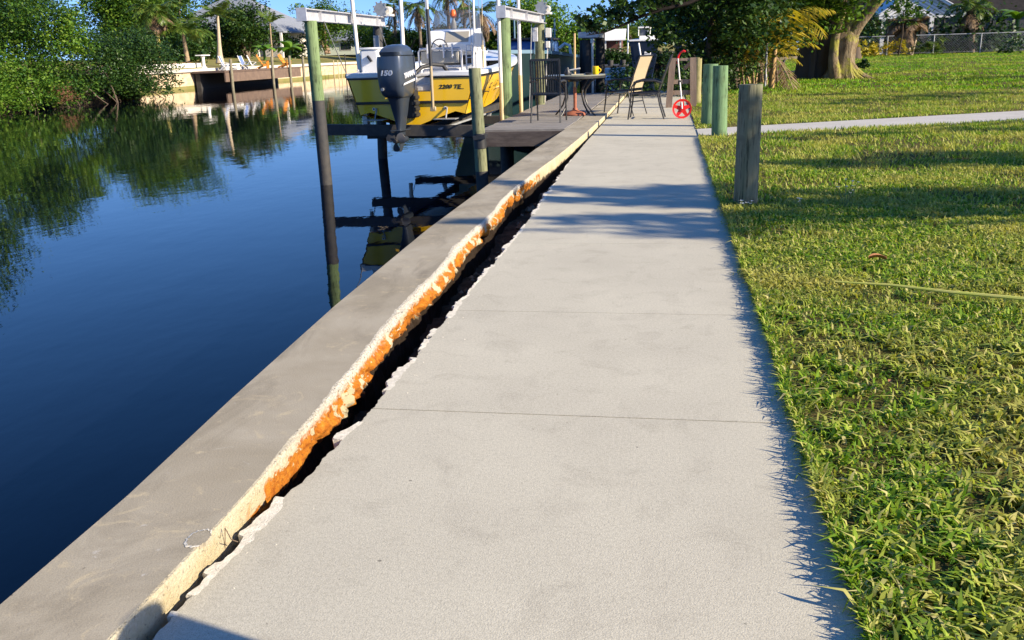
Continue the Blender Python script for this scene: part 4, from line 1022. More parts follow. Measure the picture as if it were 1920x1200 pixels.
# =================================================================== FAR BANK, VEGETATION, HOUSES, BOATS
L_mang = leaf_mat('mangrove_leaves', [(.013,.045,.007),(.026,.075,.010),(.045,.11,.012),(.075,.15,.016),(.13,.20,.022)], .25, .4)
L_mangl = leaf_mat('sunny_mangrove_leaves', [(.025,.075,.008),(.055,.13,.012),(.10,.19,.018),(.16,.25,.028)], .3, .4)  # lighter copy of the mangrove leaves with the sunlight in the colour
L_dark = leaf_mat('dark_leaves', [(.010,.030,.007),(.020,.055,.010),(.035,.08,.012),(.06,.11,.014)], .2, .45)
L_mid = leaf_mat('mid_leaves', [(.025,.075,.010),(.05,.12,.012),(.085,.17,.016),(.14,.21,.02)], .3, .45)
L_light = leaf_mat('light_leaves', [(.05,.13,.012),(.09,.20,.015),(.15,.27,.025),(.22,.31,.04)], .35, .45)
L_yel = leaf_mat('yellow_leaves', [(.30,.24,.02),(.45,.36,.03),(.55,.48,.05),(.22,.24,.02)], .35, .5)
L_red = leaf_mat('dry_twigs', [(.12,.05,.03),(.20,.09,.05),(.28,.14,.08)], .2, .8)
P_green = leaf_mat('palm_fronds', [(.035,.085,.012),(.07,.13,.016),(.12,.18,.025),(.17,.21,.04)], .3, .4)
P_yel = leaf_mat('yellow_lit_fronds', [(.16,.19,.02),(.32,.28,.02),(.48,.37,.03),(.58,.42,.05)], .4, .45)  # brightened so the colour carries the yellow sunlight on the fronds
P_dry = leaf_mat('dead_fronds', [(.13,.085,.05),(.20,.13,.08),(.27,.19,.12),(.16,.11,.05)], .2, .8)
B_palm = mat('palm_trunk', (.34,.25,.15), .9, col2=(.24,.18,.11), vs=3, stretch=(1,1,5), bump=.4, bs=20, spec=.2)
B_pale = mat('pale_palm_trunk', (.44,.36,.25), .9, col2=(.36,.29,.20), vs=2, stretch=(1,1,6), bump=.3, bs=15, spec=.2)
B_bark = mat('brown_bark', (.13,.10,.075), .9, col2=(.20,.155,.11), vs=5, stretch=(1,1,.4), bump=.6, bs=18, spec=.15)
t = NT('sunlit_bark'); co = t.coord(scale=(1,1,.4)); c0 = t.coord()
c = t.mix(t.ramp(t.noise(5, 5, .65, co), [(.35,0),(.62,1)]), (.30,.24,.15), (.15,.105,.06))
c = t.mix(t.ramp(t.noise(1.8, 5, .65, c0), [(.5,0),(.6,.85)]), c, (.30,.29,.05))  # yellow-green patches are sunlit spots painted into the bark
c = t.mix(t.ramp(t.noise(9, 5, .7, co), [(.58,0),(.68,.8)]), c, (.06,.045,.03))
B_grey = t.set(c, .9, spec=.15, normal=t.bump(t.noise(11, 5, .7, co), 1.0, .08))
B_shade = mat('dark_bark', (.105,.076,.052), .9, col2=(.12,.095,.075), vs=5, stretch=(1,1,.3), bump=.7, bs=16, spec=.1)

# --- land beyond the canal
def bank_z(x, y): return np.where((np.asarray(y) > 57) & (np.asarray(x) > -38.6), -1.6, .66+1.0*smooth(-37, -51, x)+.06*(fbm(np.asarray(x)*.4, np.asarray(y)*.4, 91)-.5))
M_farlawn = mat('far_lawn', (.16,.17,.045), .95, col2=(.25,.20,.085), vs=.35, bump=.6, bs=12, spec=.1)
def sheet(name, xs, ys, zf, m):
    GX, GY = np.meshgrid(xs, ys); GZ = zf(GX, GY); i2 = np.arange(GX.size).reshape(GX.shape)
    F = np.stack([i2[:-1,:-1], i2[:-1,1:], i2[1:,1:], i2[1:,:-1]], -1).reshape(-1,4)
    return kind(npobj(name, np.stack([GX,GY,GZ], -1).reshape(-1,3), F, m, smooth=True), 'structure')
sheet('far_bank', np.concatenate([np.linspace(-34.2,-38.5,6), np.linspace(-38.62,-52,22), np.linspace(-55,-260,16)])[::-1], np.linspace(-40, 260, 90), bank_z, M_farlawn)
sheet('canal_end_bank', np.linspace(-38.6, 14, 34), np.concatenate([np.linspace(114.2,140,12), np.linspace(146,260,10)]), lambda x, y: .8+.9*smooth(114, 130, y)+.05*(fbm(x*.4, y*.4, 92)-.5), M_farlawn)
t = NT('pale_seawall'); co = t.coord(); sx = t.n('ShaderNodeSeparateXYZ'); t.L(co, sx.inputs[0])
c = t.mix(t.ramp(t.noise(1.2, 5, .6, t.coord(scale=(1,1,3))), [(.4,0),(.62,1)]), (.60,.48,.32), (.50,.37,.22))
oy = t.ramp(t.math('ADD', t.math('MULTIPLY', sx.outputs[2], -.5), t.math('MULTIPLY', t.noise(2.2, 5, .7, co), .9)), [(.52,0),(.66,.8)])
c = t.mix(oy, c, (.20,.165,.11))
M_sand = t.set(c, .9, spec=.2, normal=t.bump(t.noise(6, 5, .7, co), .7, .04))
M_endwall = mat('dark_end_wall', (.10,.085,.065), .9, col2=(.06,.05,.04), vs=.6)
M_capf = mat('pale_cap', (.62,.57,.49), .9, col2=(.52,.47,.40), vs=1.5, spec=.2)
fw = thing('far_seawall', 'long pale tan sea wall along the opposite bank', 'sea wall', (-38.6, 75, -.7))
mb = MB(); mb.box((-38.9,57.5,-2), (-38.55,114,.45)); obj('wall_panel', mb, M_sand, fw)
mb = MB(); mb.box((-39.2,57.5,.42), (-38.36,114,.69), .03); obj('cap', mb, M_capf, fw)
M_mud = mat('dark_mud', (.030,.024,.017), .95, col2=(.06,.045,.03), vs=1.5, bump=.8, bs=6, spec=.1)
ysm = np.linspace(-40, 59, 200); GX, GY = np.meshgrid(np.linspace(0, 1, 8), ysm); wd = 2.6+.9*(fbm(GY*.5, GY*0, 95)-.5)
i2 = np.arange(GX.size).reshape(GX.shape); F = np.stack([i2[:-1,:-1], i2[:-1,1:], i2[1:,1:], i2[1:,:-1]], -1).reshape(-1,4)
kind(npobj('mud_bank', np.stack([-35.2-3.4*smooth(50, 58, GY)+GX*wd, GY, .95-2.2*GX**.8+.3*(fbm(GX*5, GY*1.2, 96)-.5)], -1).reshape(-1,3), F, M_mud, smooth=True), 'structure')
ew = thing('far_seawall', 'sea wall closing the far end of the canal behind the boats', 'sea wall', (-15, 114, -.7))
mb = MB(); mb.box((-38.5,114.02,-2), (14,114.3,.6)); obj('wall_panel', mb, M_endwall, ew)
mb = MB(); mb.box((-38.4,113.9,.6), (14,114.5,.84), .03); obj('cap', mb, M_endwall, ew)
# --- tree builders
def broad(name, label, cat, base, trunks, clumps, per, leaf, lm, bm, group=None, **kw):
    r = thing(name, label, cat, base, group)
    if trunks:
        mb = MB()
        for pts, rad in trunks: mb.tube(pts, rad, kw.get('tn', 9))
        obj('trunk', mb, bm, r, True)
    crown_obj('crown', clumps, per, leaf, lm, r, **kw)
    return r
def palm(name, label, base, top, r0, r1, n, L, wid, fm, bm, group, seed, dead=0, el=(.0,1.2), bend=(1.0,1.9), lw=.12, swell=0, hang=.4, nl=22, curve=(0,0)):
    r = thing(name, label, 'palm', base, group)
    b, t_ = Vector(base), Vector(top); pts = []; rad = []
    for k in range(9):
        u = k/8; p = b.lerp(t_, u)+Vector((curve[0]*math.sin(PI*u), curve[1]*math.sin(PI*u), 0)); pts.append(p)
        rad.append(r0+(r1-r0)*u+swell*math.exp(-u*7))
    mb = MB(); mb.tube(pts, rad, 10); obj('trunk', mb, bm, r, True)
    V, F = fronds(t_, n, L, wid, el, bend, lw, nl, hang, seed=seed, ribr=.03); npobj('crown', V, F, fm, r)
    if dead:
        V, F = fronds(t_-Vector((0,0,.15)), dead, L*.8, wid*.75, (-1.1,-.35), (.5,1.0), lw, nl, .5, seed=seed+50, ribr=.03); npobj('dead_fronds', V, F, P_dry, r)
    return r

# --- mangroves and trees that crowd the left bank
def mang(label, c, R, n, rr, per, lm, seed, leaf=.17, zmin=-.85, base=None, stems=0):
    r = thing('mangrove', label, 'mangrove', (c[0], c[1], -.7), 'mangroves at the water on the left')
    C = lobes(c, R, n, rr, .85, seed)+lobes((c[0]+.5*R[0], c[1], -.1), (R[0]*.55, R[1]*.95, .4), n//2, rr*.6, .8, seed+40)*(stems > 0)
    crown_obj('crown', C, per, leaf, lm, r, zmin=zmin, shell=.35, tw=.22)
    mb = MB(); g = random.Random(seed)
    for k in range(stems):
        x, y = c[0]+g.uniform(.1,.95)*R[0], c[1]+g.uniform(-.95,.95)*R[1]; z = g.uniform(.0,.8)
        mb.tube(wob((x-.8+g.uniform(-.3,.3),y+g.uniform(-.8,.8),z), (x+g.uniform(-.2,.5),y+g.uniform(-.5,.5),-1.0), 5, .12, k+seed), [.04,.035,.03,.025,.02], 5)
    if stems: kind(obj('prop_roots', mb, B_shade, r, True), 'stuff')
    return r
mang('sunlit yellow green mangrove bulging low over the water at the far left', (-32.2,38.5,.75), (2.9,4.2,1.9), 26, 1.15, 520, L_mangl, 11, stems=16)
mang('big mid green mangrove rising between the sunlit bush and the dark bush', (-33.2,44.5,2.0), (2.6,3.6,3.0), 30, 1.15, 480, L_mang, 12, stems=10)
mang('dark green mangrove at the right end of the bushes next to the sandy slope', (-32.9,52.0,1.35), (2.5,4.3,1.9), 40, .95, 560, L_dark, 13, stems=14)
mang('tallest dark mangrove filling the top left corner behind the sunlit bush', (-36.5,41,4.6), (3.5,5,3.6), 34, 1.5, 330, L_mang, 14, .2)
mang('dark broad mangrove standing behind the middle of the bushes', (-36.8,48.5,3.2), (2.6,3.2,2.8), 28, 1.2, 380, L_dark, 15, .2)
mang('small bright green mangrove sapling growing up the middle of the bushes', (-31.4,45.6,2.6), (.9,1.4,1.5), 14, .55, 700, L_light, 16, .17)
mang('mangrove beyond the left edge of the photo on the same bank', (-32.5,30,1.2), (3,5,2.6), 24, 1.3, 330, L_mang, 17)
r = thing('dry_bush', 'small dead reddish brown bush at the waterline between the mangroves', 'bush', (-30.6,43.6,-.7))
crown_obj('twigs', lobes((-30.6,43.7,.05),(.55,.8,.6),9,.35,.9,5), 900, .13, L_red, r, aspect=.16, zmin=-.65, up=0)

# --- palms and trees of the opposite bank, left to right
DA = 'palms on the opposite bank'
palm('cabbage_palm', 'shaggy cabbage palm with a thick skirt of dead fronds beside the mangroves', PX(300,112,-41.81), PX(291,20,-41.81), .17,.16, 20, 2.3, .75, P_green, mat('yellow_lit_trunk', (.50,.42,.10), .8, col2=(.38,.33,.12), vs=3), DA, 21, 22, (-.2,1.1))  # trunk colour holds the yellow sunlight on it
palm('coconut_palm', 'low coconut palm with a curved trunk and loose feathery fronds by the white planter', PX(352,117,-40.23), PX(343,62,-40.23), .22,.12, 18, 2.6, .8, P_green, B_palm, DA, 22, 0, (.2,1.35), (1.1,2.0))
palm('royal_palm', 'smooth tall royal palm with a swollen pale base behind the far dock', PX(413,119,-39.55), PX(408,30,-39.55), .20,.11, 16, 2.4, .65, P_green, B_pale, DA, 23, 0, (.1,1.3), swell=.22)
palm('slender_palm', 'slender young palm with thin open crown above the orange chairs', PX(511,112,-41.24), PX(506,44,-41.24), .10,.07, 9, 2.2, .5, P_green, B_palm, DA, 24, 0, (.2,1.2), (.9,1.5))
def banana(label, p, s, n, seed, group='banana plants'):
    r = thing('banana_plant', label, 'banana plant', p, group); g = random.Random(seed); mb = MB(); ms = MB()
    ms.tube([p, Vector(p)+Vector((0,0,.55*s))], [.08*s,.06*s], 8); obj('stem', ms, L_mid, r, True)
    for k in range(n):
        a = 2*PI*k/n+g.uniform(-.4,.4); h = Vector((math.cos(a), math.sin(a), 0)); sd = Vector((-h.y, h.x, 0)); p0 = Vector(p)+Vector((0,0,.5*s)); e = g.uniform(.7,1.3); vs = []; L = s*g.uniform(.8,1.15)
        for i in range(9):
            u = i/8; w = .20*s*math.sin(PI*min(1, .08+u*.9))
            vs += [p0-sd*w-Vector((0,0,.25*w)), p0, p0+sd*w-Vector((0,0,.25*w))]
            p0 = p0+(h*math.cos(e)+Vector((0,0,1))*math.sin(e))*L/8; e -= .24
        mb.add(vs, [(i*3+j, i*3+3+j, i*3+4+j, i*3+1+j) for i in range(8) for j in (0,1)])
    obj('leaves', mb, L_light, r, 'all'); return r
banana('bright banana plant with broad leaves left of the slender palm', PX(497,114,-40.68), 2.0, 8, 31)
banana('darker banana plant with drooping leaves right of the slender palm', PX(545,114,-40.68), 2.2, 9, 32)
def bankpt(px, py, X): return PX(px, py, X)
def btree(label, px, pyb, pyt, X, half, lm, seed, leaf=.34, n=20, per=60, name='broadleaf_tree', cat='tree', trunk=True, bm=None, group='trees on the opposite bank', flat=.9):
    X *= 1.13; half *= 1.1; b = PX(px, pyb, X); t_ = PX(px, pyt, X); H = t_.z-b.z; c = Vector((b.x, b.y, b.z+H*.60)); g = random.Random(seed)
    tr = []
    if trunk:
        for k in range(4):
            q = c+Vector((g.uniform(-.6,.6)*half, g.uniform(-.6,.6)*half, g.uniform(0,.25)*H)); tr.append((wob(b+Vector((g.uniform(-.2,.2),g.uniform(-.2,.2),-.1)), q, 5, .2, k+seed), [.17,.14,.11,.08,.05]))
    return broad(name, label, cat, b, tr, lobes(c, (half*.8, half*.8, H*.40), n, half*.40, flat, seed), per*2.6, leaf, lm, bm or B_bark, group, shell=.3)
btree('dark shrubby tree between the royal palm and the slender palm', 465, 117, 12, -41, 2.9, L_dark, 41, n=26, per=110)
btree('tall wispy dark tree rising behind the slender palm', 485, 115, -8, -47, 2.2, L_dark, 42, n=22, per=90)
btree('dense dark shrub under the house at the banana plants', 540, 116, 62, -41, 2.2, L_dark, 43, n=16, per=110, name='shrub', cat='shrub', trunk=False)
btree('low dark hedge shrub behind the coconut palm', 330, 116, 82, -41, 2.4, L_dark, 44, n=14, per=120, name='shrub', cat='shrub', trunk=False)
btree('low bluish hedge shrub between the coconut palm and the royal palm', 385, 114, 70, -42, 2.4, L_dark, 45, n=14, per=120, name='shrub', cat='shrub', trunk=False)
btree('tall green tree top behind the coconut palm and cabbage palm', 330, 110, -70, -50, 4.2, L_mid, 46, n=24, per=50)
btree('tall green tree behind the royal palm crown', 430, 110, -25, -54, 3.0, L_mid, 47, n=20, per=60)
btree('round sunny tree with a forked reddish trunk on the far lawn', 614, 99, 2, -36.5, 2.9, L_mid, 48, n=26, per=75, leaf=.28, bm=mat('reddish_bark', (.30,.19,.12), .9, col2=(.2,.13,.09), vs=4))
btree('dark green hedge tree right of the round sunny tree', 690, 96, 38, -40, 3.0, L_dark, 49, n=20, per=60, trunk=False)
btree('pale green tree just left of the round sunny tree', 575, 100, 8, -44, 2.0, L_light, 50, n=16, per=60)

for px, pyt, X, half, lm, lb in ((430,62,-45,3.4,L_dark,'dark hedge mass behind the royal palm trunk'),(455,48,-49,3.4,L_mid,'rounded green tree behind the dark shrubby tree'),(520,50,-44.5,2.6,L_dark,'dark undergrowth tree below the slate roofed house'),(370,55,-46,3.6,L_dark,'dark tree between the cabbage palm and the royal palm'),(300,60,-43,3.2,L_dark,'dark tree at the right shoulder of the mangroves'),(225,-60,-47,4.6,L_mid,'tall green tree above the right part of the mangroves'),(275,-40,-50,4.2,L_dark,'tall dark tree behind the cabbage palm'),(655,30,-45,3.4,L_mid,'green tree right behind the round sunny tree'),(560,84,-43,1.6,L_dark,'small dark shrub by the white house column')):
    btree(lb, px, 116 if px < 600 else 97, pyt, X, half, lm, 300+px, n=20, per=85, trunk=False)
# --- far house with a slate roof, and the pale house behind the round tree
M_slate = mat('slate_roof', (.22,.24,.27), .8, col2=(.17,.185,.21), vs=2, stretch=(1,1,6), bump=.4, bs=6)
M_stucco = mat('pale_stucco', (.55,.52,.46), .9, col2=(.48,.46,.41), vs=1.5)
M_glassd = mat('dark_window', (.02,.025,.03), .15)
def house(label, lo, hi, eave, ridge, over, roofm, wallm, group=None, name='house', win=()):
    x0, y0, z0 = lo; x1, y1, _ = hi; r = thing(name, label, 'house', ((x0+x1)/2, y0, z0), group)
    mb = MB(); mb.box((x0,y0,z0), (x1,y1,eave)); obj('wall', mb, wallm, r)
    a = over; d = (y1-y0)/2; ym = (y0+y1)/2; mb = MB(); e = eave-.02
    mb.add([(x0-a,y0-a,e),(x1+a,y0-a,e),(x1+a,y1+a,e),(x0-a,y1+a,e),(x0+d,ym,ridge),(x1-d,ym,ridge),(x0-a,y0-a,e-.18),(x1+a,y0-a,e-.18),(x1+a,y1+a,e-.18),(x0-a,y1+a,e-.18)],
           [(0,1,5,4),(1,2,5),(2,3,4,5),(3,0,4),(6,7,1,0),(7,8,2,1),(8,9,3,2),(9,6,0,3),(9,8,7,6)])
    obj('roof', mb, roofm, r)
    for (wx0, wx1, wz0, wz1) in win:
        mb = MB(); mb.box((wx0,y0-.05,wz0), (wx1,y0-.004,wz1)); f = obj('window', mb, M_pvc, r)
        mb = MB(); mb.box((wx0+.08,y0-.062,wz0+.08), (wx1-.08,y0-.052,wz1-.08)); obj('pane', mb, M_glassd, f)
    return r
h = house('far house with a grey blue hip roof above the slender palm', (-63,109,1.5), (-46.6,122,0), 4.5, 8.9, 1.0, M_slate, M_stucco, 'houses across the canal', win=((-51.5,-49.2,2.2,3.8),(-57,-53.5,2.2,3.8)))
for x in (-45.9,-49.0):
    mb = MB(); mb.box((x-.13,107.8,1.4), (x+.13,108.06,4.3)); obj('column', mb, M_pvc, h)
house('pale house glimpsed behind the round sunny tree', (-52,130,1.6), (-43,138,0), 3.7, 5.1, .5, M_slate, mat('pale_green_stucco', (.55,.60,.50), .9), 'houses across the canal', win=((-46.5,-44.8,2.2,3.3),))

# --- far dock with chairs, bench and bird bath
fd = thing('far_dock', 'dark wooden dock across the canal carrying the orange and white chairs', 'dock', (-37,79,-.7))
mb = MB(); mb.box((-38.34,71.4,.31), (-35.5,87.5,.465), .01); obj('deck', mb, mat('brown_dock', (.13,.085,.06), .9, col2=(.09,.06,.045), vs=2), fd)
mb = MB(); mb.box((-35.62,71.5,-.42), (-35.5,87.4,.30)); obj('fascia', mb, mat('brown_fascia', (.17,.115,.08), .9, col2=(.12,.08,.06), vs=2), fd)
for (y, zt) in ((72.2,1.37),(80.4,1.48),(84.4,1.54),(87.7,1.48)):
    mb = MB(); mb.tube([(-35.36,y,-2.2),(-35.3,y+.05,zt)], .12, 12); obj('piling', mb, mat('far_piling', (.17,.155,.10), .9, col2=(.24,.21,.14), vs=4), fd, True)
mb = MB(); mb.box((-38.3,71.8,-1.2), (-37.9,87.2,.28)); obj('underside_shade', mb, M_dark, fd)  # dark box put in as the shade below the deck
M_or = mat('orange_paint', (.72,.27,.03), .6, col2=(.62,.21,.02), vs=3)
M_wpl = mat('white_plastic', (.75,.74,.70), .5); M_bsl = mat('blue_sling', (.10,.16,.34), .8)
def adirondack(p, rz, label, m, group):
    r = thing('garden_chair', label, 'chair', p, group, rz)
    mb = MB()
    for i in range(5): x = -.24+.12*i; mb.bar((x,-.10,.34), (x*1.15,-.48,1.02+.05*(2-abs(i-2))), .10, .02, up=(0,1,0))
    obj('backrest', mb, m, r, local=True)
    mb = MB(); mb.extrude([(-.27,.32,.38),(.27,.32,.38),(.27,-.14,.30),(-.27,-.14,.30)], (0,0,.025)); obj('seat', mb, m, r, local=True)
    for s in (-1,1):
        mb = MB(); mb.box((s*.36-.07,-.35,.56), (s*.36+.07,.38,.585)); obj('armrest', mb, m, r, local=True)
        mb = MB(); mb.bar((s*.32,.32,0), (s*.32,.32,.56), .03, .10); obj('front_leg', mb, m, r, local=True)
        mb = MB(); mb.bar((s*.29,.34,.34), (s*.29,-.55,.02), .03, .12); obj('rear_leg', mb, m, r, local=True)
    return r
c0 = adirondack((-36.50,81.25,.465), math.radians(-75), 'orange slatted garden chair on the far dock, the left one of the orange pair', M_or, 'orange chairs on the far dock')
c0.scale = (1.15,1.15,1.15)
c1 = copy_tree(c0); c1.location = (-36.27,85.65,.465); c1.rotation_euler.z = math.radians(-95); c1['label'] = 'orange slatted garden chair on the far dock next to the last piling'
def folding(p, rz, label):
    r = thing('folding_chair', label, 'chair', p, 'white framed chairs on the far dock', rz)
    mb = MB(); mb.extrude([(-.25,-.28,.42),(.25,-.28,.42),(.25,-.5,1.15),(-.25,-.5,1.15)], (0,.02,0)); obj('backrest', mb, M_bsl, r, local=True)
    mb = MB(); mb.box((-.25,-.28,.38), (.25,.26,.41)); obj('seat', mb, M_bsl, r, local=True)
    for s in (-1,1):
        mb = MB(); mb.tube([(s*.28,.35,0), (s*.28,-.2,.42), (s*.28,-.52,1.2)], .03, 6); mb.tube([(s*.28,-.5,0), (s*.28,.25,.6), (s*.28,-.3,.62)], .03, 6); obj('side_frame', mb, M_wpl, r, local=True)
    return r
f0 = folding((-37.40,75.60,.465), math.radians(-80), 'blue and white folding chair standing alone near the far royal palm')
for (x, y, a, lb) in ((-37.29,79.1,-100,'dark blue and white folding chair beside the white bench on the far dock'), (-37.18,80.6,-70,'blue and white folding chair right beside the left orange chair')):
    q = copy_tree(f0); q.location = (x,y,.465); q.rotation_euler.z = math.radians(a); q['label'] = lb
bn = thing('dock_bench', 'long white bench box on the far dock between the chairs', 'bench', (-37.9,77.5,.465))
mb = MB(); mb.box((-38.2,76.0,.90), (-37.6,79.0,.99), .01); obj('seat', mb, M_wpl, bn)
mb = MB(); mb.box((-38.15,76.15,.465), (-37.7,76.7,.89)); mb.box((-38.15,78.3,.465), (-37.7,78.85,.89)); mb.box((-38.15,76.7,.66), (-37.85,78.3,.89)); obj('base', mb, M_wpl, bn)
bp = PX(383,130,-38.87); bp.z = .69
bb = thing('fish_cleaning_table', 'white T shaped pedestal table standing on the far sea wall', 'table', bp)
mb = MB(); mb.lathe([(.26,0),(.24,.08),(.14,.15),(.12,.75),(.16,.95),(.16,1.0)], bp, 14); obj('pedestal', mb, M_wpl, bb, True)
mb = MB(); mb.box((bp.x-.3,bp.y-.75,bp.z+1.0), (bp.x+.3,bp.y+.75,bp.z+1.09), .02); obj('top', mb, M_wpl, bb)
pw = PX(340,124,-39.78)
pl = thing('planter_wall', 'low white planter wall along the far sea wall left of the pedestal', 'planter', (-40.2,69.5,.68))
mb = MB(); mb.box((-40.7,61,.55), (-39.7,75.7,1.13), .03); obj('wall', mb, mat('white_wall', (.70,.66,.58), .9), pl)
mb = MB(); mb.box((-40.65,61.1,1.135), (-39.75,75.6,1.17)); obj('soil_bed', mb, mat('red_mulch', (.25,.11,.06), .9), pl)
for (px, lb) in ((628,'leftmost'), (636,'middle'), (642,'rightmost')):
    p = PX(px, 150, -36.7); tag(obj('stake', MB().tube([(p.x,p.y,-1.5),(p.x,p.y,.95)], .05, 8), M_pvcold, smooth=True), lb+' of the three thin pale stakes standing in the water by the far wall', 'stake', 'thin stakes in the water')
p = PX(650,150,-36.84); tag(obj('stake', MB().tube([(p.x,p.y,-1.5),(p.x,p.y,1.6)], .06, 8), M_dark, smooth=True), 'dark pole standing in the water right of the pale stakes', 'stake')

# --- end of the canal: palms, trees, small houses
def epalm(label, px, pyt, Y, seed, dead, n=16, L=2.6, **kw):
    b = PY(px+6, 100, Y); b.z = 1.5; t_ = PY(px, pyt, Y)
    palm('palm_tree', label, b, t_, .22,.17, n, L, .75, P_green, B_bark, 'palms at the far end of the canal', seed, dead, lw=.16, **kw)
epalm('dark trunked palm left of the boat engine against the sky', 738, 10, 118, 61, 6, L=3.6)
epalm('palm with a grey brown skirt directly left of the anchor pole', 784, 10, 116, 62, 14, L=3.8, el=(-.3,1.1))
epalm('tall palm whose fronds hang behind the boat windscreen', 838, -20, 117, 63, 10, L=4.2, el=(-.5,.9))
epalm('shaggy palm with many dry hanging fronds right of the boat console', 902, 22, 113.8, 64, 26, L=4.0, el=(-.6,.9))
epalm('young feathery palm beyond the white roofed house', 1180, 62, 122, 65, 0, n=12, L=2.6)
epalm('palm crown at the far end right of the mooring post', 868, 0, 122, 66, 12, L=3.6)
def etree(label, px, pyt, Y, half, lm, seed, leaf=.36, n=20, per=40, trunk=True, zb=1.4):
    b = PY(px, 100, Y); b.z = zb; t_ = PY(px, pyt, Y); H = max(1.5, t_.z-zb); c = Vector((b.x, b.y, zb+H*.55)); g = random.Random(seed); tr = []
    if trunk:
        for k in range(3):
            q = c+Vector((g.uniform(-.5,.5)*half, g.uniform(-.5,.5)*half, .2*H)); tr.append((wob(b, q, 4, .2, seed+k), [.2,.16,.1,.06]))
    broad('broadleaf_tree', label, 'tree', b, tr, lobes(c, (half*.85, half*.85, H*.42), n, half*.40, .85, seed), per*2.4, leaf, lm, B_bark, 'trees at the far end of the canal', shell=.3)
etree('green hedge tree behind the left rear piling of the lift', 720, 42, 120, 3.2, L_mid, 71, per=50)
etree('dark hedge tree between the two palms behind the engine', 765, 62, 119, 2.6, L_dark, 72, per=55)
etree('dark tree right behind the boat seat', 815, 55, 121, 3.0, L_dark, 73, per=50)
etree('dark bush seen over the bow beside the shaggy palm', 930, 66, 116, 2.8, L_mid, 74, per=55)
etree('large bright green round tree behind the right lift beam', 1012, -4, 117, 4.8, L_light, 75, leaf=.4, n=30, per=48)
etree('dark tree under the large bright green round tree', 985, 40, 115.6, 3.2, L_dark, 76, per=50)
etree('yellowish tree left of the white roofed house', 1085, 58, 118, 2.8, L_mid, 77, per=55)
etree('low pale green tree behind the white roofed house', 1148, 52, 126, 3.2, L_light, 78, per=55)
etree('mixed green tree behind the dark cruiser', 1205, 44, 128, 3.8, L_mid, 79, per=50)
etree('tree with a pointed top near the hanging branch', 1240, 22, 132, 2.8, L_dark, 80, per=60)
etree('dark green tree filling the gap behind the blue boat', 1050, 52, 116, 2.6, L_mid, 81, per=60)
for px, pyt, Y, half, lm, lb in ((690,48,122,3.4,L_mid,'leafy tree behind the left lift beam end'),(745,58,123,3.2,L_mid,'rounded tree just behind the engine top'),(790,58,125,3.2,L_dark,'dark tree behind the anchor pole'),(850,50,124,3.4,L_mid,'green tree right behind the helm'),(885,58,119,2.6,L_dark,'dark tree behind the rod rack'),(1110,66,124,3.0,L_dark,'dark low tree behind the second lift'),(1180,70,133,3.4,L_mid,'distant tree left of the cruiser'),(1270,40,133,4.2,L_dark,'distant dark tree seen beside the hedge tree')):
    etree(lb, px, pyt, Y, half, lm, 400+px, n=20, per=50, trunk=False)
for px, pyt, lb in ((1105,92,'dark bush hanging over the far end wall beside the second lift'),(1150,98,'dark bush below the white roofed house'),(1195,100,'dark bush right behind the cruiser hull'),(1250,88,'dark bush at the right end of the far wall'),(1060,96,'dark bush at the far wall behind the teal boat')):
    b = PY(px, 100, 112); b.z = -.6; t_ = PY(px, pyt, 112); r = thing('shrub', lb, 'shrub', b, 'bushes along the far end wall')
    crown_obj('foliage', lobes((b.x, 112.5, (t_.z-.6)/2), (2.6,1.0,(t_.z+.8)/2), 20, .8, .8, 500+px), 130, .32, L_dark, r, zmin=-.75, shell=.3)
q0, q1 = PY(1126,90,113.5), PY(1170,90,113.5)
wh = thing('white_roof_house', 'small far house with a bright white roof and dark red porch', 'house', ((q0.x+q1.x)/2,116,.8), 'houses across the canal')
mb = MB(); mb.box((q0.x+.4,115.5,.8), (q1.x-.4,119,2.4)); obj('wall', mb, mat('dark_red_wall', (.10,.035,.03), .9), wh)
mb = MB(); mb.extrude([(q0.x-.1,114.7,2.25),(q0.x-.1,117.2,3.5),(q0.x-.1,117.2,3.62),(q0.x-.1,114.7,2.37)], (q1.x-q0.x+.2,0,0)); obj('roof', mb, M_wpl, wh)
for x in (q0.x+.5,q1.x-.5):
    mb = MB(); mb.box((x-.09,114.9,.8), (x+.09,115.08,2.3)); obj('column', mb, M_pvc, wh)

# --- boats and the second lift along the near side
M_tealh = mat('shadowed_teal_hull', (.006,.026,.030), .4, col2=(.004,.02,.024), vs=2)  # hull colour darkened to hold the shadow it lies in
M_bluec = mat('blue_canvas', (.05,.13,.34), .7, col2=(.04,.10,.28), vs=3); M_lblue = mat('pale_blue_trim', (.10,.20,.28), .5)
tbo = thing('teal_trawler', 'large dark teal boat with blue cabin moored behind the table', 'boat', (-4.6,29,-.7))
secs = []; st = []
for i in range(13):
    u = i/12; y = 23.5+12*u; w = 1.45*math.sin(PI*min(1,.12+.46*(1-abs(1-2*u)**2.5)))**.8*(1 if 0 < u < 1 else .12); z = 1.22-.30*u; c = -4.65+.02*i
    st.append((c,y,w,z)); secs.append([(c-w,y,z),(c-w*.92,y,.1),(c-w*.55,y,-1.3),(c+w*.55,y,-1.3),(c+w*.92,y,.1),(c+w,y,z)])
mb = MB(); mb.loft(secs); obj('hull', mb, M_tealh, tbo, True)
mb = MB(); mb.loft([[(c+w-.02,y,z-.03),(c+w+.04,y,z-.03),(c+w+.04,y,z+.06),(c+w-.02,y,z+.06)] for c,y,w,z in st]); obj('rub_rail', mb, M_lblue, tbo)
mb = MB(); mb.box((-5.2,28.6,.95), (-3.65,31.6,1.55), .05); cbn = obj('cabin', mb, M_bluec, tbo)
mb = MB(); mb.box((-5.25,28.5,1.55), (-3.6,31.7,1.62), .02); obj('cabin_roof', mb, M_dark, cbn)
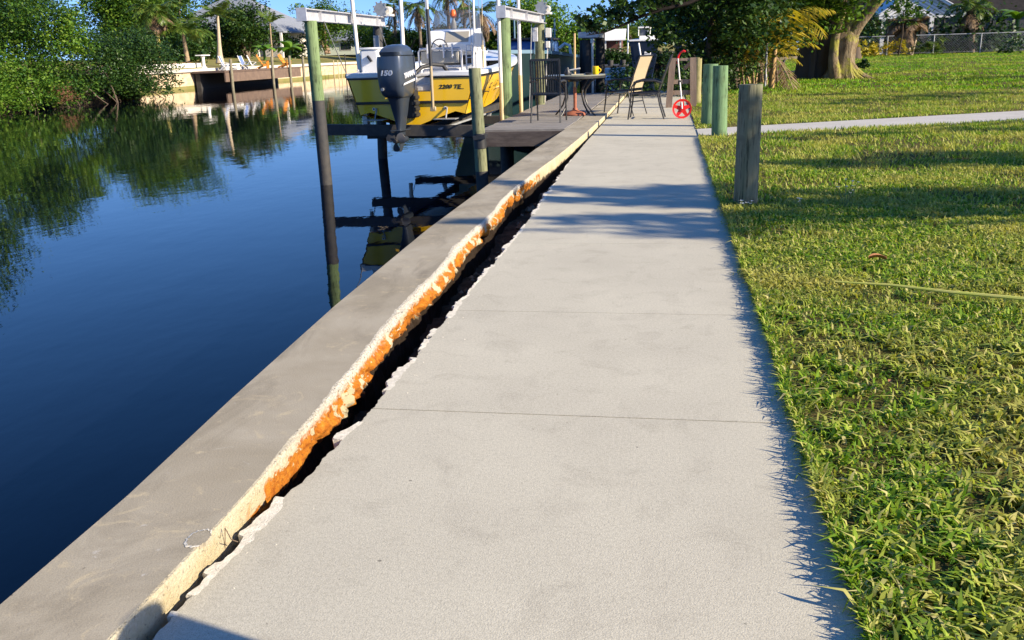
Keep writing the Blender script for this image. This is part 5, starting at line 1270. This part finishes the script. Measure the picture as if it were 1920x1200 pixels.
mb = MB(); mb.box((-3.648,28.9,1.2), (-3.64,30.2,1.45)); obj('window', mb, M_glassd, cbn)
for (x, y) in ((-3.75,28.8),(-3.75,31.4),(-5.1,28.8),(-5.1,31.4)):
    mb = MB(); mb.tube([(x,y,1.6),(x,y,2.25)], .03, 6); obj('canopy_post', mb, M_lblue, tbo, True)
for y in (24.4,25.6,26.8,28.0):
    mb = MB(); mb.tube([(-3.45,y,1.15),(-3.42,y,1.85)], .018, 6); mb.tube([(-3.44,y,1.5),(-3.44,y+1.2,1.48)], .012, 6); mb.tube([(-3.42,y,1.84),(-3.42,y+1.2,1.82)], .014, 6); obj('rail', mb, M_lblue, tbo, True)
ds = thing('deck_chair', 'pale moulded seat on the stern of the teal boat', 'seat', (-3.55,32.6,1.0))
mb = MB(); mb.tube([(-3.75,32.6,1.3),(-3.55,32.6,1.45),(-3.38,32.6,1.38),(-3.33,32.6,1.05)], .05, 8); mb.box((-3.75,32.3,.98), (-3.35,32.9,1.06), .02); obj('shell', mb, M_wpl, ds, True)
l2 = thing('boat_lift', 'shaded second lift with two black pilings behind the table', 'boat lift', (-2.3,28.5,-.7))
mb = MB(); mb.tube([(-2.38,28,-2),(-2.38,28,1.50)], .14, 14); obj('piling', mb, M_dark, l2, True)
mb = MB(); mb.tube([(-2.14,30,-2),(-2.14,30,1.72)], .15, 14); obj('piling', mb, M_dark, l2, True)
mb = MB(); mb.tube([(-2.66,30,-2),(-2.66,30,1.5)], .13, 14); obj('piling', mb, M_dark, l2, True)
mb = MB(); mb.box((-2.62,27.7,1.55), (-2.02,30.3,1.72), .01); obj('beam', mb, M_alu, l2)
mb = MB(); mb.box((-2.7,28.2,1.74), (-1.95,30.2,1.80), .01); obj('beam_cover', mb, M_dark, l2)
mb = MB(); mb.tube([(-2.16,27.2,-.6),(-2.16,27.2,1.42)], .035, 10); mb.lathe([(.06,0),(.06,.1),(.03,.12)], (-2.16,27.2,1.4), 10); obj('guide_pole', mb, M_pvc, l2, True)
d2 = thing('dark_dock', 'small dark dock with stubby posts in front of the white roofed house', 'dock', (-2.4,44,-.7))
mb = MB(); mb.box((-3.4,42,.36), (-1.9,46,.52)); obj('deck', mb, M_dark, d2)
for (x, y) in ((-3.2,42.2),(-2.55,42.2),(-2.0,42.2)):
    mb = MB(); mb.tube([(x,y,-2),(x,y,.75)], .13, 10); obj('post', mb, M_dark, d2, True)
sk = thing('skiff', 'pale blue white skiff floating beyond the tan chair', 'boat', (-1.85,36,-.7))
secs = []
for i in range(8):
    u = i/7; y = 33.5+4.5*u; w = .62*(1-u**3)**.7+.02; secs.append([(-1.95-w,y,.18+.1*u),(-1.95-w*.7,y,-1.05),(-1.95+w*.7,y,-1.05),(-1.95+w,y,.18+.1*u)])
mb = MB(); mb.loft(secs); obj('hull', mb, mat('pale_blue_hull', (.42,.48,.58), .4), sk)
mb = MB(); mb.box((-2.35,34.6,.28), (-1.55,35.4,.55), .03); obj('console', mb, M_wpl, sk)
cr = thing('cabin_cruiser', 'dark navy cruiser with a white flybridge far along the canal', 'boat', (-1.9,70,-.7))
x0, x1 = PY(1180,90,68).x, PY(1234,90,68).x; xm = (x0+x1)/2; hw = (x1-x0)/2
mb = MB(); secs = []
for i in range(9):
    u = i/8; w = hw*(1-.0*u)*(1 if u < .5 else (1-((u-.5)/.5)**2.2)+.03); secs.append([(xm-w,68+9*u,1.75+.3*u),(xm-w*.8,68+9*u,.3),(xm-w*.5,68+9*u,-1.2),(xm+w*.5,68+9*u,-1.2),(xm+w*.8,68+9*u,.3),(xm+w,68+9*u,1.75+.3*u)])
mb.loft(secs); obj('hull', mb, mat('navy_hull', (.006,.010,.022), .35), cr, True)
mb = MB(); mb.box((xm-hw*1.03,67.9,1.72), (xm+hw*1.03,71,1.84), .02); mb.box((xm-hw*.35,69,1.85), (xm+hw*.75,71.5,2.1), .03); obj('deck_trim', mb, M_wpl, cr)
mb = MB(); mb.box((xm-hw*.3,69.2,2.1), (xm+hw*.25,71,2.55), .02); obj('flybridge', mb, mat('fly_dark', (.08,.09,.11), .5), cr)
mb = MB(); mb.box((xm-hw*.45,69,2.62), (xm+hw*.45,71.4,2.72), .02); mb.tube([(xm-hw*.4,69.1,2.1),(xm-hw*.4,69.1,2.64)], .04, 6); mb.tube([(xm+hw*.4,69.1,2.1),(xm+hw*.4,69.1,2.64)], .04, 6); obj('hardtop', mb, M_wpl, cr)
mb = MB(); mb.box((xm+hw*.05,67.8,.7), (xm+hw*.5,67.95,1.0), .02); mb.tube([(xm-hw*.35,67.8,1.6),(xm-hw*.2,67.8,.7)], .07, 6); obj('stern_gear', mb, M_wpl, cr)
mb = MB(); mb.tube([(xm-hw*1.1,68,.9),(xm-hw*1.1,68,2.9)], .06, 6); obj('antenna', mb, M_wpl, cr)
# =================================================================== RIGHT SIDE: TREES, LAWN EDGE, FENCE, HOUSE
NEAR = 'trees beside the lawn'
# --- big fig tree with buttress roots
fb = Vector((5.45, 33.0, .05))
fig = thing('fig_tree', 'massive fig tree with one dark and one sunlit trunk and buttress roots on the lawn', 'tree', fb, NEAR)
mb = MB()
def flute(c0, pts, rad, n=22, fl=.16, seed=0):
    secs = []
    for i, (p, r) in enumerate(zip(pts, rad)):
        p = Vector(p); d = (Vector(pts[min(i+1,len(pts)-1)])-Vector(pts[max(0,i-1)])).normalized()
        x = d.cross(Vector((0,1,0))).normalized(); y = d.cross(x); amp = fl*(1 if i < 3 else .5)
        secs.append([p+(x*math.cos(2*PI*k/n)+y*math.sin(2*PI*k/n))*r*(1+amp*math.sin(5*2*PI*k/n+seed+i*.35)+.5*amp*math.sin(9*2*PI*k/n+seed*2)) for k in range(n)])
    return secs
D = lambda px, py, Y: PY(px, py, Y)
mb.loft(flute(0, [D(1524,152,33.4)-Vector((0,0,.1)), D(1527,130,33.4), D(1530,95,33.4), D(1536,60,33.4), D(1534,20,33.3), D(1528,-30,33.2), D(1520,-90,33)], [.52,.44,.40,.36,.28,.24,.18], seed=1, fl=.30))
for pts, rad in (([D(1532,62,33.3), D(1555,40,33.0), D(1566,0,32.8), D(1572,-60,32.5)], [.26,.22,.18,.12]),):
    mb.tube(pts, rad, 12)
obj('trunk', mb, B_shade, fig, True, label='dark left trunk of the fig tree')  # darker bark than the right trunk; its shade is in the colour
mb = MB()
mb.loft(flute(0, [D(1574,147,32.9)-Vector((0,0,.1)), D(1576,132,32.9), D(1579,112,32.9), D(1584,88,32.9), D(1590,70,32.9), D(1598,55,32.9)], [.66,.47,.38,.36,.34,.2], seed=4))
for pts, rad in (([D(1588,80,32.9), D(1610,45,32.8), D(1640,8,32.6), D(1672,-28,32.3), D(1720,-80,32)], [.24,.20,.17,.14,.10]), ([D(1586,82,32.9), D(1592,45,32.9), D(1608,2,32.8), D(1622,-60,32.5)], [.26,.22,.20,.14]), ([D(1566,146,32.5), D(1562,110,32.4), D(1566,70,32.4), D(1580,20,32.3), D(1588,-40,32.2)], [.22,.16,.14,.12,.09])):
    mb.tube(pts, rad, 12)
g = random.Random(6)
for k, (dx, dy, L) in enumerate(((.9,-.25,.8),(.6,-.65,.5),(.2,-.85,.45),(-.2,-.8,.4),(1.0,.25,.75),(-.6,-.55,.4),(.75,-.5,.6))):
    b = D(1576,128,32.9)+Vector((dx*.22,dy*.22,.25)); mb.tube([b, b+Vector((dx*L*.35,dy*L*.35,-.32)), b+Vector((dx*L*.75,dy*L*.75,-.52)), b+Vector((dx*L*1.2,dy*L*1.2,-.62))], [.15,.12,.085,.03], 8)
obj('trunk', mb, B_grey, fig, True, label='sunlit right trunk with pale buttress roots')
crown_obj('crown', lobes((6.4,34,5.3),(5.6,4.2,2.2),70,1.2,.8,101)+lobes((4.6,32,3.1),(2.4,1.8,.8),24,.7,.8,102), 330, .19, L_mid, fig, zmin=2.1, shell=.3)
crown_obj('sprays', [(D(x,y,32), (.38,.35,.2)) for x, y in ((1525,42),(1545,35),(1562,52),(1505,75),(1490,58),(1580,30),(1502,20),(1535,8),(1600,22))], 520, .17, L_light, fig, shell=.1, tw=.4)
# --- dark broadleaf trees that close the walk, and the branch that hangs over the water
r = thing('hedge_tree', 'dark dense tree closing the far end of the walk with a branch over the dock', 'tree', (1.2,27,0), NEAR)
mb = MB()
for x, y, a in ((1.0,26.5,.2),(1.9,27.5,-.3),(.5,27.8,-.4)): mb.tube(wob((x,y,-.05),(x+a,y,3.4),6,.12,int(x*10)), [.14,.12,.10,.09,.07,.05], 8)
br = [PY(1420,-45,23.5), PY(1330,-12,22.8), PY(1290,6,22.3), PY(1245,17,22), PY(1205,30,22), PY(1165,48,22), PY(1132,61,21.8), PY(1100,66,21.6)]
bmb = MB(); bmb.tube(br, [.06,.05,.042,.036,.03,.024,.018,.008], 7)
sub = []
gg = random.Random(12)
for k in range(40):
    i = gg.randrange(2,7); p = br[i].lerp(br[min(i+1,7)], gg.random()); q = p+Vector((gg.uniform(-.55,.15), gg.uniform(-.4,.4), gg.uniform(.05,.6))); bmb.tube([p, p.lerp(q,.5)+Vector((0,0,.05)), q], [.011,.008,.004], 5); sub += [p.lerp(q, u) for u in (.45,.7,.85,1.0,1.0)]
    sub += [p.lerp(q, u)+Vector((gg.uniform(-.1,.1),gg.uniform(-.1,.1),gg.uniform(-.05,.1))) for u in (.6,.8,1)]
obj('trunk', mb, B_shade, r, True); obj('branch', bmb, mat('deep_shade_bark', (.012,.010,.009), .95, col2=(.022,.018,.016), vs=12, spec=.05), r, True)  # branch bark near black; its deep shade is put into the colour
crown_obj('crown', lobes((1.55,26.6,2.6),(1.55,2.2,2.7),52,.75,.85,111)+lobes((2.0,31.2,3.0),(1.9,1.2,2.6),40,.85,.85,112)+lobes((.6,25.2,2.3),(1.0,1.0,1.6),18,.6,.85,114), 720, .15, L_dark, r, zmin=.12, shell=.3)
C = np.concatenate([np.array(p)+rng.normal(size=(5,3))*.055 for p in sub]); V, F = leaf_quads(C, .12, .75, .2); npobj('branch_leaves', V, F, L_dark, r)
r = thing('hedge_tree', 'taller dark tree behind the yellow palm clump right of the walk', 'tree', (4.2,31,0), NEAR)
mb = MB(); mb.tube(wob((3.4,31.5,0),(3.2,31.5,3.5),6,.15,4), [.16,.14,.12,.1,.08,.06], 8); obj('trunk', mb, B_shade, r, True); mb = MB(); mb.tube(wob((2.9,30.8,0),(2.5,31,3),6,.15,5), [.1,.09,.08,.07,.06,.05], 8); obj('trunk', mb, B_shade, r, True)
crown_obj('crown', lobes((3.4,33.0,3.7),(2.3,1.4,2.2),44,.85,.85,113), 620, .17, L_dark, r, zmin=1.1, shell=.3)
for i, (c, R, lb) in enumerate((((-.75,25.5,.15),(.75,1.6,.42),'low dark shrub by the water behind the tan chair'), ((.35,24.6,.35),(.6,1.2,.5),'dark leafy shrub right behind the wooden rack'), ((-1.3,30,.2),(.8,2,.5),'dark shrub along the water beyond the skiff'), ((1.6,26.2,.35),(.9,1.0,.5),'shaded shrub at the foot of the hedge tree behind the green posts'))):
    r = thing('shrub', lb, 'shrub', (c[0],c[1],0), 'shrubs at the end of the walk'); crown_obj('foliage', lobes(c,R,16,.38,.8,120+i), 520, .11, L_dark, r, zmin=-.3, shell=.3)
# --- palm clump with orange-lit stems, young coconut palm
pb = PZ(1408,160,.03); r = thing('clumping_palm', 'clump of thin yellow orange palm stems with drooping fronds left of the young coconut palm', 'palm', pb, 'palms beside the lawn')
mb = MB(); g = random.Random(9); tops = []
for k in range(15):
    b = pb+Vector((g.uniform(-.5,.55), g.uniform(-.5,.5), -.05)); q = b+Vector((g.uniform(-.3,.3), g.uniform(-.2,.2), g.uniform(.7,1.5))); mb.tube([b, b.lerp(q,.5), q], [.035,.03,.022], 6); tops.append(q)
obj('stem', mb, mat('orange_lit_cane', (.42,.24,.06), .6, col2=(.24,.17,.06), vs=6), r, True)  # cane colour includes the warm light on the stems
VV = []; FF = []; off = 0
for k, q in enumerate(tops):
    V, F = fronds(q, 6, 1.6, .4, (.5,1.4), (1.2,2.2), .03, 20, .45, seed=200+k, ribr=.012); VV.append(V); FF.append(F+off); off += len(V)
npobj('crown', np.concatenate(VV), np.concatenate(FF), P_yel, r)
V, F = fronds(pb+Vector((.1,-.3,1.1)), 8, 1.0, .25, (-1.2,-.2), (.3,1.2), .03, 16, .5, seed=260, ribr=.012); npobj('dead_fronds', V, F, P_dry, r)
cb_ = PZ(1446,166,.03)
palm('coconut_palm', 'young coconut palm with a tall yellow arching frond in front of the fig tree', cb_, PY(1453,92,cb_.y), .08,.06, 12, 2.4, .62, P_yel, mat('orange_lit_trunk', (.45,.28,.10), .8, col2=(.33,.21,.09), vs=4), 'palms beside the lawn', 131, 4, (.75,1.4), (1.5,2.4), .05, hang=.7)  # warm sunlight put into the orange of the trunk
# --- bench swing seen between the trunks, plants on the lawn
sw = PZ(1488,140,.05); sb = thing('lawn_bench', 'small dark bench frame seen between the palm and the fig tree', 'bench', sw)
mb = MB(); mb.bar(sw+Vector((-.75,0,.12)), sw+Vector((.75,0,.12)), .4, .05); obj('seat', mb, M_dark, sb)
for x in (-.45,.55):
    mb = MB(); mb.bar(sw+Vector((x-.1,0,.1)), sw+Vector((x+.12,.15,.65)), .10, .06); obj('support', mb, M_dark, sb)
mb = MB(); mb.bar(sw+Vector((-.55,.12,.62)), sw+Vector((.72,.12,.68)), .06, .10); obj('backrest', mb, B_pale, sb)
def plant(label, px, py, Y, R, per, leaf, lm, seed, name='shrub', cat='shrub', n=8, **kw):
    b = PY(px, py, Y); b.z = float(lawn_z(b.x, b.y)); r = thing(name, label, cat, b, 'garden plants by the fence'); c = b+Vector((0,0,R[2]*.9))
    crown_obj('foliage', lobes(c, R, n, max(R)*.5, .9, seed), per, leaf, lm, r, zmin=b.z+.03, **kw); return r
plant('bright yellow leaved bush nearest the fig tree by the fence', 1609, 100, 58, (.55,.5,.5), 170, .24, L_yel, 141)
plant('orange yellow bush right of the brightest yellow bush', 1636, 102, 61, (.6,.5,.38), 120, .22, P_yel, 142)
plant('spiky green yellow plant at the foot of the porch column', 1745, 104, 62, (.85,.7,.38), 120, .45, P_green, 143, aspect=.16, up=1.0)
plant('sparse yellowish plant left of the twin stemmed palm', 1674, 104, 62, (.9,.7,.45), 80, .34, P_yel, 144, aspect=.18, up=.9)
plant('dark low hedge behind the chain link fence at the right', 1830, 100, 67.5, (3.4,1.0,.7), 60, .3, L_dark, 145, n=18)
plant('dark low hedge behind the fence between the porch column and the fence middle', 1770, 100, 68, (2.0,1.0,.6), 60, .3, L_dark, 146, n=12)
plant('dense green bush mass behind the fig tree roots beyond the lawn', 1500, 108, 70, (4.5,2,1.7), 50, .34, L_dark, 147, n=26)
plant('dark green bush behind the bright yellow bush', 1590, 104, 66, (2.2,1.2,1.5), 70, .3, L_dark, 148, n=18)
b = PY(1684,104,62); b.z = float(lawn_z(b.x,b.y)); q = PY(1694,20,60); r = thing('small_tree', 'leafy green tree top hanging in front of the porch gable', 'tree', b, 'garden plants by the fence')
mb = MB(); mb.tube([b, b.lerp(q,.5)+Vector((.1,0,0)), q], [.05,.045,.03], 6); obj('trunk', mb, B_shade, r, True)
crown_obj('crown', lobes(q, (1.0,.8,.85), 16, .45, .9, 149), 170, .2, L_mid, r, shell=.3)
plant('green plant mound at the right end of the lawn by the fence', 1906, 104, 60, (1.3,.6,.22), 150, .2, L_dark, 150)
plant('small black green potted shrub on the lawn right of the fig tree roots', 1618, 137, 41, (.26,.2,.24), 500, .16, L_dark, 151)
tk = PY(1603,112,57); tk.z = float(lawn_z(tk.x, tk.y)); tag(obj('tree_stump', MB().tube([tk-Vector((0,0,.1)), tk+Vector((.02,0,.35)), tk+Vector((.0,0,.62))], [.42,.26,.24], 10), B_shade, smooth=True), 'dark brown stump under the bright yellow bush', 'stump')
# --- palms by the house
b = PY(1706,104,63); b.z = float(lawn_z(b.x,b.y))
r = palm('cabbage_palm', 'short palm with two thin pale stems and a drooping straw coloured crown before the porch', b, PY(1703,45,63), .13,.11, 20, 1.5, .5, P_dry, B_pale, 'palms beside the house', 161, 10, (-.3,.9), (1.0,1.8), curve=(-.12,0))
V, F = fronds(PY(1703,42,63), 9, 1.3, .45, (.2,1.2), (1,1.6), .06, 18, .4, seed=162); npobj('young_fronds', V, F, P_green, r)
mb = MB(); mb.tube([b+Vector((.1,0,0)), b+Vector((.25,0,.9)), PY(1708,55,63)], [.09,.08,.07], 8); obj('trunk', mb, B_pale, r, True)
b = PY(1822,104,66); b.z = float(lawn_z(b.x,b.y))
palm('cabbage_palm', 'palm with bristly brown trunk top in front of the dark house wall', b, PY(1822,14,66), .16,.26, 16, 1.9, .5, P_green, B_bark, 'palms beside the house', 163, 14, (-.2,1.0))
banana('banana plant with one bright leaf in front of the dark house wall', PY(1905,66,66), 1.9, 6, 164, 'plants beside the house')
# --- chain link fence
fe = thing('chain_link_fence', 'low grey chain link fence across the back of the lawn', 'fence', (18,65,.3))
fx0, fx1, fy = 11.2, 34.0, 65.0
zf = lambda x: float(lawn_z(x, fy))
k = 0; x = fx0
while x <= fx1:
    mb = MB(); mb.tube([(x,fy,zf(x)-.1),(x,fy,zf(x)+1.22)], .045, 8); obj('post', mb, M_galv, fe, True); x += 2.85
mb = MB(); mb.tube([(fx0,fy,1.52),(fx1,fy,1.52)], .034, 8); mb.tube([(fx0,fy,.42),(fx1,fy,.42)], .01, 5); obj('rail', mb, M_galv, fe, True)
mb = MB(); x = fx0-1.1
while x < fx1:
    for s in (0, 1.1):
        a, b = max(fx0, x), min(fx1, x+1.1)
        if b > a: mb.bar((x+s,fy+.01*s,.42) if s == 0 else (x+1.1,fy+.012,.42), (x+1.1-s,fy+.01*s,1.52) if s == 0 else (x,fy+.012,1.52), .006)
    x += .16
obj('wire_mesh', mb, M_galv, fe)
# --- house with porch
M_lanai = mat('dark_screen', (.022,.024,.026), .5, col2=(.035,.035,.035), vs=1); M_trim = mat('white_trim', (.66,.67,.68), .6); M_brown = mat('brown_wall', (.20,.14,.10), .9, col2=(.16,.11,.08), vs=2)
M_dkroof = mat('dark_shingles', (.022,.021,.021), .9, col2=(.035,.032,.03), vs=3, bump=.5, bs=12, spec=.03)
hs = thing('lanai_house', 'single storey house with dark screened lanai and white gabled porch beyond the fence', 'house', (22,76,.3))
mb = MB(); mb.box((11.5,76,.25), (40,84,3.15)); obj('wall', mb, M_brown, hs)
mb = MB(); mb.box((18.6,75.3,.3), (40,75.97,2.95)); ln = obj('screened_lanai', mb, M_lanai, hs)
x = 18.6
while x < 40:
    mb = MB(); mb.box((x-.05,75.22,.3), (x+.05,75.29,2.98)); obj('mullion', mb, mat('bronze_frame', (.09,.08,.07), .5) if x == 18.6 else bpy.data.materials['bronze_frame'], ln); x += 1.6
mb = MB(); mb.extrude([(10.8,75.0,2.95),(10.8,80,5.6),(10.8,85,2.95),(10.8,85,3.13),(10.8,80,5.78),(10.8,75.0,3.13)], (30,0,0)); obj('roof', mb, M_dkroof, hs)
for xa, xb in ((11,14.8),(21.3,23.2)):
    mb = MB(); mb.box((xa,74.93,2.93), (xb,74.99,3.11)); obj('fascia', mb, M_trim, hs)
for (xa, xb) in ((13.2,14.4),(15.2,16.4)):
    mb = MB(); mb.box((xa,75.93,1.0), (xb,75.99,2.3)); w_ = obj('window', mb, M_trim, hs)
    mb = MB(); mb.box((xa+.08,75.90,1.08), (xb-.08,75.925,2.22)); obj('pane', mb, M_glassd, w_)
# porch: white gable with exposed rafters
pl_, pr_, pa = PY(1643,27,70), PY(1806,23,70), PY(1722,-24,70); ze = 2.95
ax_, az_ = pa.x, pa.z
mb = MB()
for (xe, s) in ((pl_.x,-1),(pr_.x,1)):
    mb.extrude([(xe,69.2,ze),(ax_,69.2,az_),(ax_,69.2,az_+.07),(xe,69.2,ze+.07)][::s], (0,5.7,0))
po = obj('porch_roof', mb, M_trim, hs)
for k in range(7):
    y = 69.3+.85*k
    mb = MB(); mb.bar((pl_.x+.05,y,ze-.08),(ax_,y,az_-.08),.09,.14); mb.bar((pr_.x-.05,y,ze-.08),(ax_,y,az_-.08),.09,.14); obj('rafter', mb, M_trim, po)
mb = MB(); mb.extrude([(pl_.x+.15,69.6,ze-.14),(pr_.x-.15,69.6,ze-.14),(ax_,69.6,az_-.05)], (0,.05,0)); gp = obj('gable_panel', mb, mat('gable_boards', (.50,.49,.46), .8), po)
for k in range(1,8):
    u = k/8; x = ax_+(pr_.x-ax_)*u-.0; L = min(1.0, 1.0)
    for (xe, s) in ((pr_.x,1),(pl_.x,-1)):
        a = Vector((ax_+(xe-ax_)*(1-u)*.0-(s*.0), 69.57, az_-.1-(az_-ze)*u)); b = a+Vector(((xe-ax_)*(1-u)*.98, 0, -(az_-ze)*(1-u)*.98))
        mb = MB(); mb.bar(a, b, .05, .12); obj('batten', mb, M_trim, po)
mb = MB(); mb.box((pl_.x,69.3,ze-.28),(pr_.x,69.42,ze-.14)); obj('tie_beam', mb, M_trim, po)
for px in (1651,1741):
    q = PY(px,98,69.4); mb = MB(); mb.box((q.x-.13,69.3,.25),(q.x+.13,69.56,ze-.28)); obj('column', mb, M_trim, hs)
# --- trees beyond the right edge of the photo; their crowns shade the lawn and the walk
def shade_tree(label, spots, base, seed):
    r = thing('shade_tree', label, 'tree', base, 'shade trees right of the photo')
    cl = []
    for (sx, sy, a, b, z) in spots:
        k = z/math.tan(SUN_EL); cl.append(((sx+k*math.cos(SUN_B), sy-k*math.sin(SUN_B), z), (a, b, .22)))
    mb = MB(); mb.tube(wob(base, (base[0],base[1],3.6), 6, .1, seed), [.2,.17,.15,.13,.12,.1], 10)
    for c, _ in cl: mb.tube(wob((base[0],base[1],3.3), (c[0],c[1],c[2]-.1), 5, .15, seed), [.07,.05,.04,.03,.015], 6)
    obj('trunk', mb, B_bark, r, True)
    crown_obj('crown', cl, 1300, .20, L_mid, r, shell=.05, twig=10, tw=.2, aspect=.38)
shade_tree('spreading tree beyond the right edge whose crown shades the walk', [(-.65,8.0,.7,.28,4.3),(.1,8.05,.8,.34,4.4),(-.25,7.45,.7,.28,4.4),(.5,7.35,.75,.42,4.5),(-.4,6.7,.7,.2,4.5),(.4,6.5,.8,.3,4.4),(.1,6.1,.6,.14,4.5),(-1.35,8.25,.4,.1,4.3),(-1.35,6.3,.4,.14,4.4),(1.3,7.2,.8,.6,4.5),(2.1,7.3,.9,.6,4.6),(3.0,7.4,.9,.6,4.6),(3.9,7.6,.8,.6,4.5),(1.5,9.6,.7,.4,4.7),(2.4,9.9,.9,.6,4.8),(3.4,9.8,.9,.6,4.7),(2.9,10.5,.8,.4,4.9),(4.4,9.8,.9,.7,4.6)], (12.6,5.4,0), 171)
shade_tree('second spreading tree beyond the right edge shading the far lawn', [(1.3,12.5,.5,.14,4.6),(2.6,12.9,.7,.16,4.7),(4.0,13.3,.8,.2,4.6),(4.4,20.6,1.0,.5,4.8),(3.4,19.6,.8,.4,4.6),(5.6,21.6,1.0,.5,4.7),(6.8,22.4,1.0,.6,4.8),(3.8,23.4,.8,.4,4.9),(8.2,30,1.5,.6,4.8),(10,31,1.4,.7,4.8),(7.5,16.8,1,.4,4.6)], (15.5,15.5,0), 172)
